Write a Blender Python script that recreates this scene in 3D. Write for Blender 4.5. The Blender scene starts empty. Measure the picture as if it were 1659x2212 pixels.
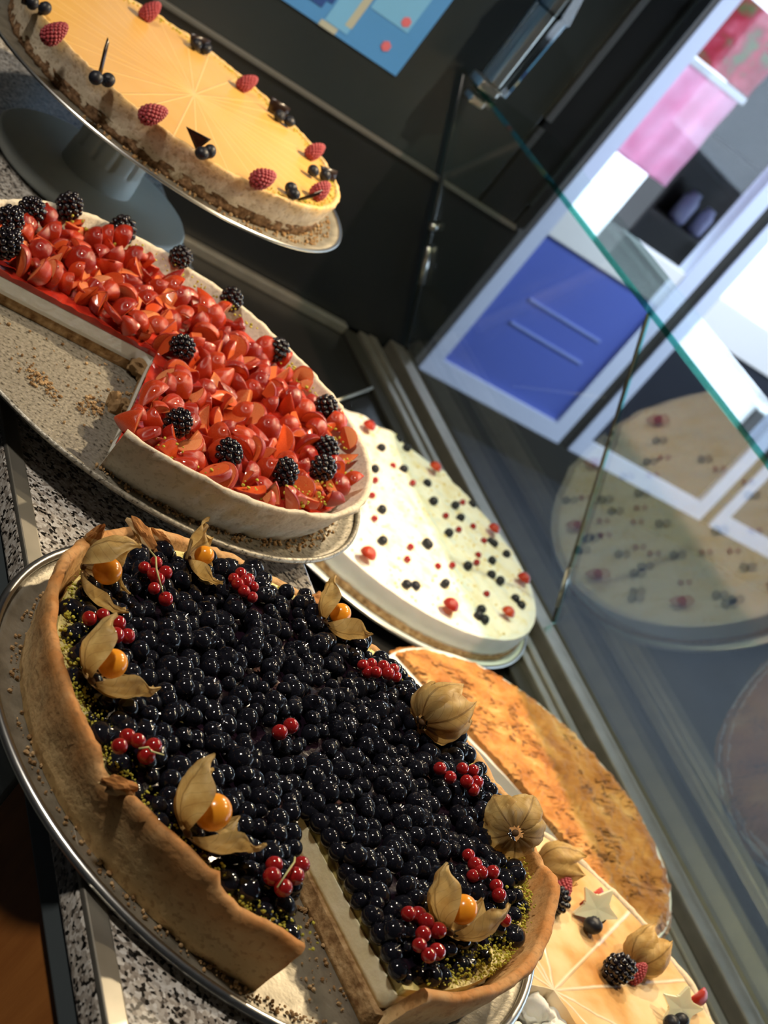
import bpy, bmesh, math, random
from mathutils import Vector, Matrix, noise
random.seed(7)
PI = math.pi
# ------------------------------------------------------------------ camera, sky, lamps, exposure
CZ = 1.64                                   # eye height over the shop floor
sc = bpy.context.scene
col = sc.collection
def camera():
    ro, pi_, ya = (math.radians(a) for a in (40.3995, 21.1968, 37.3515))
    F = Vector((math.sin(ya)*math.cos(pi_), math.cos(ya)*math.cos(pi_), -math.sin(pi_)))
    R0 = Vector((math.cos(ya), -math.sin(ya), 0)); U0 = R0.cross(F)
    R = R0*math.cos(ro) + U0*math.sin(ro); U = -R0*math.sin(ro) + U0*math.cos(ro)
    cd = bpy.data.cameras.new('camera'); cam = bpy.data.objects.new('camera', cd); col.objects.link(cam)
    m = Matrix((R, U, -F)).transposed().to_4x4(); m.translation = (0, 0, CZ); cam.matrix_world = m
    cd.sensor_fit = 'VERTICAL'; cd.sensor_height = 36; cd.lens = 3450/2212*36
    cd.clip_start = .02; cd.clip_end = 200
    cd.dof.use_dof = True; cd.dof.focus_distance = 1.0; cd.dof.aperture_fstop = 13
    sc.camera = cam
camera()
w = bpy.data.worlds.new('sky'); sc.world = w; w.use_nodes = True
w.node_tree.nodes['Background'].inputs[0].default_value = (.74, .86, 1, 1)
w.node_tree.nodes['Background'].inputs[1].default_value = 6.0
def lamp(name, loc, to, power, size, colour, sy=None):
    l = bpy.data.lights.new(name, 'AREA'); l.energy = power; l.color = colour; l.size = size
    if sy: l.shape = 'RECTANGLE'; l.size_y = sy
    else: l.shape = 'DISK'
    o = bpy.data.objects.new(name, l); col.objects.link(o); o.location = loc
    o.rotation_euler = (Vector(to)-Vector(loc)).to_track_quat('-Z', 'Y').to_euler(); return o
WARM = (1, .79, .52)
for ly, pw in ((.66, 2.2), (1.02, 3.8), (1.42, 10.0)):     # spot lamps in a row over the customer side of the case
    lamp('spot_lamp', (1.16, ly, CZ+.34), (.96, ly, CZ-.7), pw, .032, WARM).data.spread = 2.3
lamp('fill_lamp', (-.5, .9, 2.95), (.2, .9, 1), 26, .16, (1, .90, .78))  # added fill from the staff side, no lamp seen there
lamp('fill_lamp', (3.7, 2.3, 2.98), (3.7, 4.1, .9), 46, .5, (.74, .84, 1)).data.spread = 1.7  # added to brighten the door leaves from inside, no such lamp seen
sc.view_settings.view_transform = 'Standard'; sc.view_settings.look = 'None'
sc.view_settings.exposure = 0; sc.view_settings.gamma = 1; sc.view_settings.use_curve_mapping = False

# ------------------------------------------------------------------ helpers
def tag(o, label=None, cat=None, group=None, kind=None):
    if label: o['label'] = label
    if cat: o['category'] = cat
    if group: o['group'] = group
    if kind: o['kind'] = kind
    return o
def thing(name, label, cat, loc=(0,0,0), rot=None, group=None):
    o = bpy.data.objects.new(name, None); col.objects.link(o); o.location = loc; o.empty_display_size = .02
    if rot is not None: o.rotation_mode = 'QUATERNION'; o.rotation_quaternion = rot
    return tag(o, label, cat, group)
def link(name, me, parent=None, loc=(0,0,0), rot=None, scale=1):
    o = bpy.data.objects.new(name, me); col.objects.link(o); o.location = loc
    if parent is not None: o.parent = parent
    if rot is not None: o.rotation_mode = 'QUATERNION'; o.rotation_quaternion = rot
    if scale != 1: o.scale = (scale,)*3 if isinstance(scale, (int, float)) else scale
    return o
def mesh(name, V, Fc, mats, smooth=True, midx=None):
    me = bpy.data.meshes.new(name); me.from_pydata([tuple(v) for v in V], [], Fc); me.update()
    for m in (mats if isinstance(mats, (list, tuple)) else [mats]): me.materials.append(m)
    me.polygons.foreach_set('use_smooth', [smooth]*len(me.polygons))
    if midx: me.polygons.foreach_set('material_index', midx)
    return me
def fromb(name, bm, mats, smooth=False):
    bmesh.ops.recalc_face_normals(bm, faces=bm.faces)
    me = bpy.data.meshes.new(name); bm.to_mesh(me); bm.free()
    for m in (mats if isinstance(mats, (list, tuple)) else [mats]): me.materials.append(m)
    me.polygons.foreach_set('use_smooth', [smooth]*len(me.polygons)); return me
def box_bm(bm, a, b, bev=0):
    c = [(a[i]+b[i])/2 for i in range(3)]; s = [abs(b[i]-a[i]) for i in range(3)]
    r = bmesh.ops.create_cube(bm, size=1, matrix=Matrix.Translation(c) @ Matrix.Diagonal((*s, 1)))
    if bev:
        ed = {e for v in r['verts'] for e in v.link_edges}
        bmesh.ops.bevel(bm, geom=list(ed), offset=bev, segments=2, affect='EDGES', profile=.6)
def box(name, a, b, m, parent=None, bev=0):
    bm = bmesh.new(); box_bm(bm, a, b, bev); return link(name, fromb(name, bm, m), parent)
def structure(name, a, b, m, bev=0): return tag(box(name, a, b, m, None, bev), kind='structure')
def lathe_me(name, prof, m, n=96, smooth=True, caps=False):
    V = []; F = []; k = len(prof)
    for i in range(n):
        c, s = math.cos(2*PI*i/n), math.sin(2*PI*i/n)
        V += [(r*c, r*s, z) for r, z in prof]
    for i in range(n):
        j = (i+1) % n
        F += [(i*k+q, j*k+q, j*k+q+1, i*k+q+1) for q in range(k-1)]
    return mesh(name, V, F, m, smooth)
def tube_me(name, pts, rad, m, n=7):
    pts = [Vector(p) for p in pts]; V = []; F = []
    rs = [rad[min(len(rad)-1, round(i*(len(rad)-1)/max(1, len(pts)-1)))] for i in range(len(pts))] if isinstance(rad, (list, tuple)) else [rad]*len(pts)
    for i, p in enumerate(pts):
        d = (pts[min(i+1, len(pts)-1)] - pts[max(i-1, 0)]).normalized()
        a = d.orthogonal().normalized(); b = d.cross(a)
        V += [p + rs[i]*(a*math.cos(2*PI*q/n) + b*math.sin(2*PI*q/n)) for q in range(n)]
    for i in range(len(pts)-1):
        F += [(i*n+q, i*n+(q+1) % n, (i+1)*n+(q+1) % n, (i+1)*n+q) for q in range(n)]
    F += [tuple(range(n))[::-1], tuple(range((len(pts)-1)*n, len(pts)*n))]
    return mesh(name, V, F, m)
def nz(x, y, z, s, seed=0): return noise.noise(Vector((x*s+seed*7.3, y*s-seed*3.1, z*s+seed)))
def sphere(n=16, k=10, sq=1):
    V = [(0, 0, sq)]; F = []
    for i in range(1, k):
        t = PI*i/k
        V += [(math.sin(t)*math.cos(2*PI*j/n), math.sin(t)*math.sin(2*PI*j/n), sq*math.cos(t)) for j in range(n)]
    V.append((0, 0, -sq)); L = len(V)-1
    F += [(0, 1+j, 1+(j+1) % n) for j in range(n)]
    for i in range(k-2):
        a = 1+i*n; F += [(a+j, a+n+j, a+n+(j+1) % n, a+(j+1) % n) for j in range(n)]
    a = 1+(k-2)*n; F += [(a+j, L, a+(j+1) % n) for j in range(n)]
    return V, F
ICO = []
def ico():
    if not ICO:
        bm = bmesh.new(); bmesh.ops.create_icosphere(bm, subdivisions=1, radius=1)
        ICO.append(([v.co.copy() for v in bm.verts], [tuple(v.index for v in f.verts) for f in bm.faces])); bm.free()
    return ICO[0]
def crumbs(name, spots, m, parent, smooth=False, label=None):           # spots: (x, y, z, radius)
    iv, iF = ico(); V = []; F = []
    for x, y, z, r in spots:
        b = len(V); sx, sy, sz = (random.uniform(.6, 1.25) for _ in range(3))
        V += [(x+v.x*r*sx*random.uniform(.75, 1.2), y+v.y*r*sy*random.uniform(.75, 1.2), z+v.z*r*sz) for v in iv]
        F += [tuple(b+i for i in f) for f in iF]
    return tag(link(name, mesh(name, V, F, m, smooth), parent), label, kind='stuff')

# ------------------------------------------------------------------ materials
def nodes(name):
    m = bpy.data.materials.new(name); m.use_nodes = True; nt = m.node_tree
    return m, nt, nt.nodes['Principled BSDF']
def N(nt, t, **k):
    n = nt.nodes.new('ShaderNode'+t)
    for a, b in k.items(): setattr(n, a, b)
    return n
def setp(b, **k):
    names = dict(c='Base Color', r='Roughness', m='Metallic', sp='Specular IOR Level', ss='Subsurface Weight', coat='Coat Weight', cr='Coat Roughness', tr='Transmission Weight', sh='Sheen Weight', ior='IOR')
    for a, v in k.items():
        b.inputs[names[a]].default_value = (*v, 1) if a == 'c' else v
    if 'ss' in k: b.inputs['Subsurface Radius'].default_value = (.01, .004, .002); b.inputs['Subsurface Scale'].default_value = .6
def ramp(nt, src, stops):
    r = N(nt, 'ValToRGB'); e = r.color_ramp.elements
    while len(e) < len(stops): e.new(.5)
    for i, (p, c) in enumerate(stops): e[i].position = p; e[i].color = (*c, 1)
    nt.links.new(src, r.inputs[0]); return r
def coords(nt, stretch=None):
    tc = N(nt, 'TexCoord')
    if not stretch: return tc.outputs['Object']
    mp = N(nt, 'Mapping'); mp.inputs['Scale'].default_value = stretch; nt.links.new(tc.outputs['Object'], mp.inputs[0]); return mp.outputs[0]
def noisy(name, stops, scale=40, bump=0, bscale=None, detail=6, dist=.002, stretch=None, **k):
    m, nt, b = nodes(name); setp(b, **k); co = coords(nt, stretch)
    t = N(nt, 'TexNoise'); t.inputs['Scale'].default_value = scale; t.inputs['Detail'].default_value = detail
    nt.links.new(co, t.inputs['Vector'])
    r = ramp(nt, t.outputs['Fac'], stops); nt.links.new(r.outputs[0], b.inputs['Base Color'])
    if bump:
        t2 = N(nt, 'TexNoise'); t2.inputs['Scale'].default_value = bscale or scale*3; t2.inputs['Detail'].default_value = 5
        nt.links.new(co, t2.inputs['Vector'])
        bp = N(nt, 'Bump'); bp.inputs['Strength'].default_value = bump; bp.inputs['Distance'].default_value = dist
        nt.links.new(t2.outputs['Fac'], bp.inputs['Height']); nt.links.new(bp.outputs[0], b.inputs['Normal'])
    return m
def flat(name, c, r=.5, **k):
    m, nt, b = nodes(name); setp(b, c=c, r=r, **k); return m
def mixcol(nt, fac, a, b):
    x = N(nt, 'Mix', data_type='RGBA'); nt.links.new(fac, x.inputs[0])
    for i, v in ((6, a), (7, b)):
        if isinstance(v, tuple): x.inputs[i].default_value = (*v, 1)
        else: nt.links.new(v, x.inputs[i])
    return x.outputs[2]
def mth(nt, op, a, b=None, c=None):
    n = N(nt, 'Math', operation=op)
    for i, v in enumerate((a, b, c)):
        if v is None: continue
        if isinstance(v, (int, float)): n.inputs[i].default_value = v
        else: nt.links.new(v, n.inputs[i])
    return n.outputs[0]
def glass_mat(name, tint, ior=1.5, gain=1.25):
    m = bpy.data.materials.new(name); m.use_nodes = True; nt = m.node_tree; nt.nodes.remove(nt.nodes['Principled BSDF'])
    ge = N(nt, 'NewGeometry'); dt = N(nt, 'VectorMath', operation='DOT_PRODUCT'); nt.links.new(ge.outputs['Normal'], dt.inputs[0]); nt.links.new(ge.outputs['Incoming'], dt.inputs[1])
    f0 = ((ior-1)/(ior+1))**2                                            # Schlick reflectance, the same on both faces of the pane
    sch = mth(nt, 'MULTIPLY_ADD', mth(nt, 'POWER', mth(nt, 'SUBTRACT', 1.0, mth(nt, 'ABSOLUTE', dt.outputs['Value'])), 5.0), 1-f0, f0)
    t = N(nt, 'BsdfTransparent'); t.inputs[0].default_value = (*tint, 1)
    g = N(nt, 'BsdfGlossy'); g.inputs['Roughness'].default_value = 0
    x = N(nt, 'MixShader'); nt.links.new(mth(nt, 'MINIMUM', mth(nt, 'MULTIPLY', sch, gain), 1.0), x.inputs[0])
    nt.links.new(t.outputs[0], x.inputs[1]); nt.links.new(g.outputs[0], x.inputs[2])
    nt.links.new(x.outputs[0], nt.nodes['Material Output'].inputs[0]); return m
M = {}
def crust_mat(name, low, high, z0, z1, spot):                            # baked darker towards its rim
    m, nt, b = nodes(name); setp(b, r=.75, sp=.25, ss=.08); tc = N(nt, 'TexCoord')
    sx = N(nt, 'SeparateXYZ'); nt.links.new(tc.outputs['Object'], sx.inputs[0])
    t = N(nt, 'TexNoise'); t.inputs['Scale'].default_value = 55; t.inputs['Detail'].default_value = 7; nt.links.new(tc.outputs['Object'], t.inputs['Vector'])
    t2 = N(nt, 'TexNoise'); t2.inputs['Scale'].default_value = 260; t2.inputs['Detail'].default_value = 4; nt.links.new(tc.outputs['Object'], t2.inputs['Vector'])
    g = N(nt, 'MapRange'); g.inputs[1].default_value = z0; g.inputs[2].default_value = z1
    nt.links.new(mth(nt, 'ADD', sx.outputs[2], mth(nt, 'MULTIPLY', mth(nt, 'SUBTRACT', t.outputs['Fac'], .5), (z1-z0)*1.4)), g.inputs[0])
    c = mixcol(nt, g.outputs[0], low, high)
    sp = ramp(nt, t2.outputs['Fac'], [(.36, (1, 1, 1)), (.46, (0, 0, 0))])
    c2 = mixcol(nt, mth(nt, 'MULTIPLY', sp.outputs[0], .45), c, spot)
    nt.links.new(c2, b.inputs['Base Color'])
    bp = N(nt, 'Bump'); bp.inputs['Strength'].default_value = .5; bp.inputs['Distance'].default_value = .0012
    nt.links.new(mth(nt, 'ADD', t2.outputs['Fac'], t.outputs['Fac']), bp.inputs['Height']); nt.links.new(bp.outputs[0], b.inputs['Normal'])
    return m
M['crust'] = crust_mat('golden_crust', (.62, .43, .21), (.48, .21, .06), .012, .050, (.26, .13, .045))
M['crust_pale'] = crust_mat('pale_crust', (.64, .61, .52), (.66, .57, .42), .02, .048, (.38, .34, .25))
M['crust_far'] = crust_mat('brown_crust', (.5, .3, .13), (.42, .2, .07), .01, .05, (.25, .12, .04))
M['crust_cheese'] = crust_mat('cheesecake_side', (.58, .50, .38), (.66, .42, .14), .020, .040, (.22, .13, .06))
M['crumb'] = noisy('biscuit_crumb', [(.3, (.16, .08, .03)), (.55, (.42, .27, .13)), (.75, (.6, .43, .24))], 150, .6, 300, r=.9, sp=.15)
M['crumb_dark'] = noisy('dark_biscuit', [(.3, (.05, .025, .012)), (.6, (.22, .13, .07)), (.8, (.4, .28, .17))], 220, .7, 350, r=.9, sp=.15)
M['pistachio'] = noisy('pistachio_crumb', [(.3, (.30, .28, .03)), (.6, (.52, .48, .07)), (.8, (.64, .56, .16))], 160, .4, 300, r=.85, sp=.2)
M['cream'] = noisy('pastry_cream', [(.3, (.80, .70, .44)), (.7, (.86, .78, .56))], 60, .35, 120, r=.5, ss=.15)
M['cream_yellow'] = noisy('yellow_cream', [(.3, (.58, .48, .14)), (.55, (.66, .56, .22)), (.75, (.74, .66, .38))], 120, .4, 200, r=.6, ss=.1)
M['cream_white'] = noisy('white_cream', [(.3, (.76, .77, .72)), (.7, (.83, .84, .80))], 50, .3, 130, r=.45, ss=.15)
M['cream_top'] = noisy('whipped_cream', [(.34, (.80, .72, .50)), (.5, (.86, .83, .72)), (.72, (.88, .87, .80))], 45, .5, 150, r=.55, ss=.1)
M['jelly_dark'] = noisy('dark_fruit_jelly', [(.34, (.004, .003, .006)), (.62, (.018, .008, .016)), (.72, (.30, .16, .13))], 30, .3, 80, r=.12, coat=.6)
M['jelly_red'] = noisy('red_fruit_jelly', [(.35, (.28, .012, .008)), (.65, (.5, .04, .02))], 50, .3, 90, r=.12, coat=.6, ss=.1)
def blueberry_mat(name, dull):
    m, nt, b = nodes(name); co = coords(nt); oi = N(nt, 'ObjectInfo')
    t = N(nt, 'TexNoise', noise_dimensions='4D'); t.inputs['Scale'].default_value = 170; t.inputs['Detail'].default_value = 5
    nt.links.new(co, t.inputs['Vector']); nt.links.new(mth(nt, 'MULTIPLY', oi.outputs['Random'], 50.0), t.inputs['W'])
    a = (.0035, .0035, .006); c = (.014, .015, .022) if not dull else (.028, .034, .05)
    r = ramp(nt, t.outputs['Fac'], [(.38, a), (.72, c)]); nt.links.new(r.outputs[0], b.inputs['Base Color'])
    rr = ramp(nt, t.outputs['Fac'], [(.35, (.05,)*3), (.75, (.15,)*3)] if not dull else [(.35, (.35,)*3), (.75, (.6,)*3)]); nt.links.new(rr.outputs[0], b.inputs['Roughness'])
    setp(b, sp=.34); return m
M['blueberry'] = blueberry_mat('glazed_blueberry', False); M['blueberry_dull'] = blueberry_mat('fresh_blueberry', True)
M['currant'] = noisy('redcurrant_skin', [(.35, (.22, .006, .008)), (.7, (.40, .018, .016))], 130, r=.12, ss=.25, coat=.5)
M['stalk'] = flat('pale_green_stalk', (.42, .40, .16), .6)
M['physalis_berry'] = noisy('orange_berry_skin', [(.3, (.72, .25, .012)), (.7, (.88, .38, .03))], 90, r=.22, ss=.2)
def husk_mat():
    m, nt, b = nodes('papery_husk'); uv = N(nt, 'UVMap'); sx = N(nt, 'SeparateXYZ'); nt.links.new(uv.outputs[0], sx.inputs[0])
    u, v = sx.outputs[0], sx.outputs[1]
    a = mth(nt, 'ABSOLUTE', mth(nt, 'SUBTRACT', v, .5))
    mid = mth(nt, 'LESS_THAN', a, .022)
    br = mth(nt, 'LESS_THAN', mth(nt, 'FRACT', mth(nt, 'SUBTRACT', mth(nt, 'MULTIPLY', u, 6), mth(nt, 'MULTIPLY', a, 5))), .07)
    vein = mth(nt, 'MAXIMUM', mid, mth(nt, 'MULTIPLY', br, .55))
    t = N(nt, 'TexNoise'); t.inputs['Scale'].default_value = 90; t.inputs['Detail'].default_value = 6; nt.links.new(coords(nt), t.inputs['Vector'])
    c = ramp(nt, t.outputs['Fac'], [(.3, (.48, .29, .085)), (.55, (.66, .46, .17)), (.78, (.76, .60, .30))])
    base = mth(nt, 'SUBTRACT', 1.0, mth(nt, 'MINIMUM', mth(nt, 'MULTIPLY', u, 4.5), 1.0))
    fac = mth(nt, 'MINIMUM', mth(nt, 'ADD', mth(nt, 'MULTIPLY', vein, .5), mth(nt, 'MULTIPLY', base, .75)), 1.0)
    cc = mixcol(nt, fac, c.outputs[0], (.16, .085, .025))
    nt.links.new(cc, b.inputs['Base Color']); setp(b, r=.45, sp=.3)
    tr = N(nt, 'BsdfTranslucent'); nt.links.new(cc, tr.inputs[0]); mx = N(nt, 'MixShader'); mx.inputs[0].default_value = .4
    bp = N(nt, 'Bump'); bp.inputs['Strength'].default_value = .5; bp.inputs['Distance'].default_value = .0006
    nt.links.new(mth(nt, 'ADD', vein, t.outputs['Fac']), bp.inputs['Height']); nt.links.new(bp.outputs[0], b.inputs['Normal'])
    nt.links.new(b.outputs[0], mx.inputs[1]); nt.links.new(tr.outputs[0], mx.inputs[2])
    nt.links.new(mx.outputs[0], nt.nodes['Material Output'].inputs[0]); return m
M['husk'] = husk_mat(); M['husk_dark'] = flat('dark_husk_base', (.10, .05, .015), .7)
M['blackberry'] = noisy('blackberry_skin', [(.35, (.004, .003, .005)), (.7, (.012, .008, .012))], 200, r=.16, coat=.3)
M['raspberry'] = noisy('raspberry_skin', [(.35, (.24, .012, .022)), (.7, (.42, .04, .05))], 200, r=.45, ss=.2, sh=.2)
M['chocolate'] = flat('dark_chocolate', (.018, .008, .005), .3)
def strawberry_mat(name, stops, seeds):
    m, nt, b = nodes(name); co = coords(nt); oi = N(nt, 'ObjectInfo')
    t = N(nt, 'TexNoise', noise_dimensions='4D'); t.inputs['Scale'].default_value = 60; t.inputs['Detail'].default_value = 4
    nt.links.new(co, t.inputs['Vector']); nt.links.new(mth(nt, 'MULTIPLY', oi.outputs['Random'], 40.0), t.inputs['W'])
    src = mth(nt, 'ADD', t.outputs['Fac'], mth(nt, 'MULTIPLY', mth(nt, 'SUBTRACT', oi.outputs['Random'], .5), .35))
    r = ramp(nt, src, stops); out = r.outputs[0]
    if seeds:
        v = N(nt, 'TexVoronoi'); v.inputs['Scale'].default_value = 330; nt.links.new(co, v.inputs['Vector'])
        out = mixcol(nt, mth(nt, 'MULTIPLY', mth(nt, 'LESS_THAN', v.outputs['Distance'], .16), .6), out, (.42, .16, .05))
        bp = N(nt, 'Bump', invert=True); bp.inputs['Strength'].default_value = .25; bp.inputs['Distance'].default_value = .0006
        nt.links.new(v.outputs['Distance'], bp.inputs['Height']); nt.links.new(bp.outputs[0], b.inputs['Normal'])
    nt.links.new(out, b.inputs['Base Color']); setp(b, r=.16, ss=.10, sp=.35, coat=.5, cr=.02); return m
M['straw_skin'] = strawberry_mat('strawberry_skin', [(.3, (.25, .009, .006)), (.6, (.46, .032, .008)), (.8, (.60, .085, .016))], True)
M['straw_cut'] = strawberry_mat('strawberry_flesh', [(.28, (.50, .045, .010)), (.5, (.64, .12, .030)), (.72, (.76, .34, .15))], False)
def tray_mat(name, a, c, rough):
    m = noisy(name, [(.3, a), (.7, c)], 60, .15, 400, m=1, r=rough, stretch=(1, 1, 1)); return m
M['tray'] = noisy('worn_baking_tin', [(.3, (.26, .24, .19)), (.6, (.40, .37, .30)), (.75, (.46, .43, .36))], 70, .2, 400, m=.75, r=.48)
M['tray_dark'] = noisy('stained_tray', [(.33, (.06, .052, .04)), (.42, (.26, .24, .19)), (.7, (.40, .37, .31))], 330, .3, 360, r=.45, m=.55)
M['steel'] = flat('brushed_steel', (.55, .55, .53), .28, m=1)
def granite_mat():
    m, nt, b = nodes('speckled_granite'); co = coords(nt)
    v = N(nt, 'TexVoronoi'); v.inputs['Scale'].default_value = 430; nt.links.new(co, v.inputs['Vector'])
    sc_ = N(nt, 'SeparateColor'); nt.links.new(v.outputs['Color'], sc_.inputs[0])
    r = ramp(nt, sc_.outputs[0], [(0, (.012, .011, .010)), (.13, (.02, .018, .016)), (.17, (.22, .19, .16)), (.5, (.42, .38, .33)), (.75, (.56, .53, .48)), (1, (.66, .64, .6))])
    t = N(nt, 'TexNoise'); t.inputs['Scale'].default_value = 210; t.inputs['Detail'].default_value = 3; nt.links.new(co, t.inputs['Vector'])
    g = ramp(nt, t.outputs['Fac'], [(.36, (.04, .036, .03)), (.41, (1, 1, 1))])
    mx = N(nt, 'Mix', data_type='RGBA', blend_type='MULTIPLY'); mx.inputs[0].default_value = 1
    nt.links.new(r.outputs[0], mx.inputs[6]); nt.links.new(g.outputs[0], mx.inputs[7])
    nt.links.new(mx.outputs[2], b.inputs['Base Color']); setp(b, r=.28); return m
M['granite'] = granite_mat()
M['black_panel'] = noisy('black_wall_panel', [(.3, (.007, .009, .011)), (.7, (.011, .013, .015))], 6, r=.32)
M['grey_panel'] = noisy('dark_grey_wall_panel', [(.3, (.016, .023, .027)), (.7, (.022, .030, .035))], 5, r=.26)
M['black_floor'] = flat('black_case_floor', (.012, .012, .012), .3)
M['aluminium'] = noisy('brushed_aluminium', [(.3, (.42, .40, .34)), (.7, (.52, .49, .42))], 40, m=.85, r=.38)
M['dark_rubber'] = flat('dark_seal', (.02, .019, .015), .6)
M['stand'] = noisy('pale_plastic', [(.3, (.56, .65, .65)), (.7, (.62, .70, .70))], 20, r=.45)
M['blue_grey'] = flat('blue_grey_metal', (.085, .105, .115), .5)
M['pale_door'] = flat('pale_cabinet_door', (.42, .45, .40), .5)
M['wood'] = noisy('reddish_wood', [(.3, (.30, .10, .02)), (.7, (.42, .16, .035))], 9, .2, 90, r=.45, stretch=(1, 6, .6))
M['floor'] = noisy('grey_blue_floor', [(.3, (.028, .031, .036)), (.7, (.040, .044, .050))], 3, r=.6, sp=.2)
M['plaster'] = flat('dark_plaster', (.07, .065, .06), .8)
M['ceiling'] = flat('grey_ceiling', (.30, .31, .31), .8)
M['frame'] = flat('white_door_frame', (.60, .66, .82), .4)
M['glass'] = glass_mat('clear_glass', (.955, .975, .965), 1.5, 1.35)
M['shelf_glass'] = glass_mat('greenish_glass', (.84, .93, .90), 1.5, 1.2)
M['door_glass'] = glass_mat('door_glass', (.93, .95, .97), 1.45, 1.0)
M['glass_edge'] = glass_mat('green_glass_edge', (.42, .84, .78), 1.5, 1.0)
M['crystal'] = flat('clear_acrylic', (.8, .85, .84), .04, tr=1, ior=1.45)
M['blue_panel'] = flat('blue_door_panel', (.10, .15, .52), .3)
M['navy'] = flat('dark_navy_panel', (.018, .022, .035), .3)
M['pale_blue'] = flat('pale_blue_strip', (.22, .29, .62), .4)
M['pink'] = noisy('pink_banner_cloth', [(.35, (.80, .42, .56)), (.7, (.9, .64, .76))], 6, r=.7)
M['red_print'] = noisy('red_flower_print', [(.35, (.25, .28, .12)), (.5, (.55, .05, .09)), (.7, (.75, .25, .32))], 14, r=.6)
M['white'] = flat('white_paint', (.82, .82, .80), .5)
M['dark_wood'] = flat('dark_stained_wood', (.016, .012, .010), .5)
M['lilac'] = flat('lilac_light_blob', (.36, .36, .55), .2)
M['paving'] = noisy('pale_paving', [(.3, (.55, .55, .53)), (.7, (.68, .68, .66))], 3, r=.8)
M['facade'] = noisy('pale_facade', [(.3, (.70, .70, .70)), (.7, (.82, .81, .8))], 2, r=.8)
M['poster'] = flat('blue_poster_paper', (.07, .27, .66), .5); M['poster_dark'] = flat('dark_blue_print', (.02, .07, .30), .5)
M['poster_light'] = flat('light_blue_print', (.16, .44, .80), .5); M['poster_sand'] = flat('sand_print', (.42, .45, .40), .5); M['poster_red'] = flat('red_print_dot', (.6, .15, .2), .5)
M['carambola'] = flat('pale_star_fruit', (.80, .82, .60), .3, ss=.3)
def see_through(m, f):                                                   # thin cloth lets the daylight behind it through
    nt = m.node_tree; b = nt.nodes['Principled BSDF']; t = N(nt, 'BsdfTranslucent'); x = N(nt, 'MixShader'); x.inputs[0].default_value = f
    nt.links.new(b.inputs['Base Color'].links[0].from_socket, t.inputs[0]); nt.links.new(b.outputs[0], x.inputs[1]); nt.links.new(t.outputs[0], x.inputs[2]); nt.links.new(x.outputs[0], nt.nodes['Material Output'].inputs[0])
see_through(M['pink'], .6); see_through(M['red_print'], .5)
M['joint'] = flat('dull_wall_joint', (.10, .10, .095), .5)

# ------------------------------------------------------------------ the room
structure('floor', (-3, -3, -.1), (8, 4.2, 0), M['floor'])
structure('ceiling', (-3, -3, 3.05), (8, 4.4, 3.15), M['ceiling'])
structure('wall_left', (-3.1, -3, 0), (-3, 4.4, 3.05), M['plaster'])
wr = structure('wall_right', (8, -3, 0), (8.1, 4.4, .55), M['plaster'])
box('wall_head', (8, -3, 2.75), (8.1, 4.4, 3.05), M['plaster'], wr)
for k, y in enumerate((-3, -.65, 1.7, 4.05)): box('wall_pier', (8, y, .55), (8.1, y+.35, 2.75), M['plaster'], wr)
for k, y in enumerate((-2.65, -.3, 2.05)):                               # unseen side windows, added for cool daylight from the right
    wn = structure('window_%d' % (k+1), (8.02, y, .55), (8.08, y+2.0, .61), M['frame'])
    for a, b in (((8.02, y, 2.69), (8.08, y+2.0, 2.75)), ((8.02, y, .61), (8.08, y+.06, 2.69)), ((8.02, y+1.94, .61), (8.08, y+2.0, 2.69))): box('window_frame', a, b, M['frame'], wn)
    box('window_pane', (8.045, y+.06, .61), (8.055, y+1.94, 2.69), M['door_glass'], wn)
structure('wall_rear', (-3, -3.1, 0), (8, -3, 3.05), M['plaster'])
structure('wall_front', (-3, 4.2, 0), (2.92, 4.4, 3.05), M['plaster'])
structure('wall_front_upper', (2.92, 4.2, 2.45), (8, 4.4, 3.05), M['plaster'])
structure('baseboard_front', (2.92, 4.19, 0), (8, 4.33, CZ-1.512), M['dark_rubber'])
wb = structure('wall_end', (-1.6, 2.13, 0), (1.462, 2.2, 3.05), M['black_panel'])
box('wall_panel', (-1.6, 2.112, CZ-.755), (1.455, 2.13, CZ-.476), M['black_panel'], wb, .002)
box('wall_panel', (-1.6, 2.110, CZ-.470), (1.352, 2.13, 3.0), M['grey_panel'], wb, .002)
box('wall_panel', (1.360, 2.112, CZ-.470), (1.432, 2.13, 3.0), M['black_panel'], wb, .002)
box('wall_panel', (1.438, 2.112, CZ-.470), (1.460, 2.13, 3.0), M['black_panel'], wb, .002)
tag(box('trim_joint', (1.350, 2.098, CZ-.306), (1.362, 2.114, 3.0), M['steel']), kind='structure').name = 'trim_1'
tag(box('trim_joint', (1.432, 2.106, CZ-.43), (1.439, 2.116, 3.0), M['grey_panel']), kind='structure').name = 'trim_2'
tag(box('trim_joint', (-1.6, 2.104, CZ-.477), (1.44, 2.113, CZ-.469), M['joint'], None, .002), kind='structure').name = 'trim_3'
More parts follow.
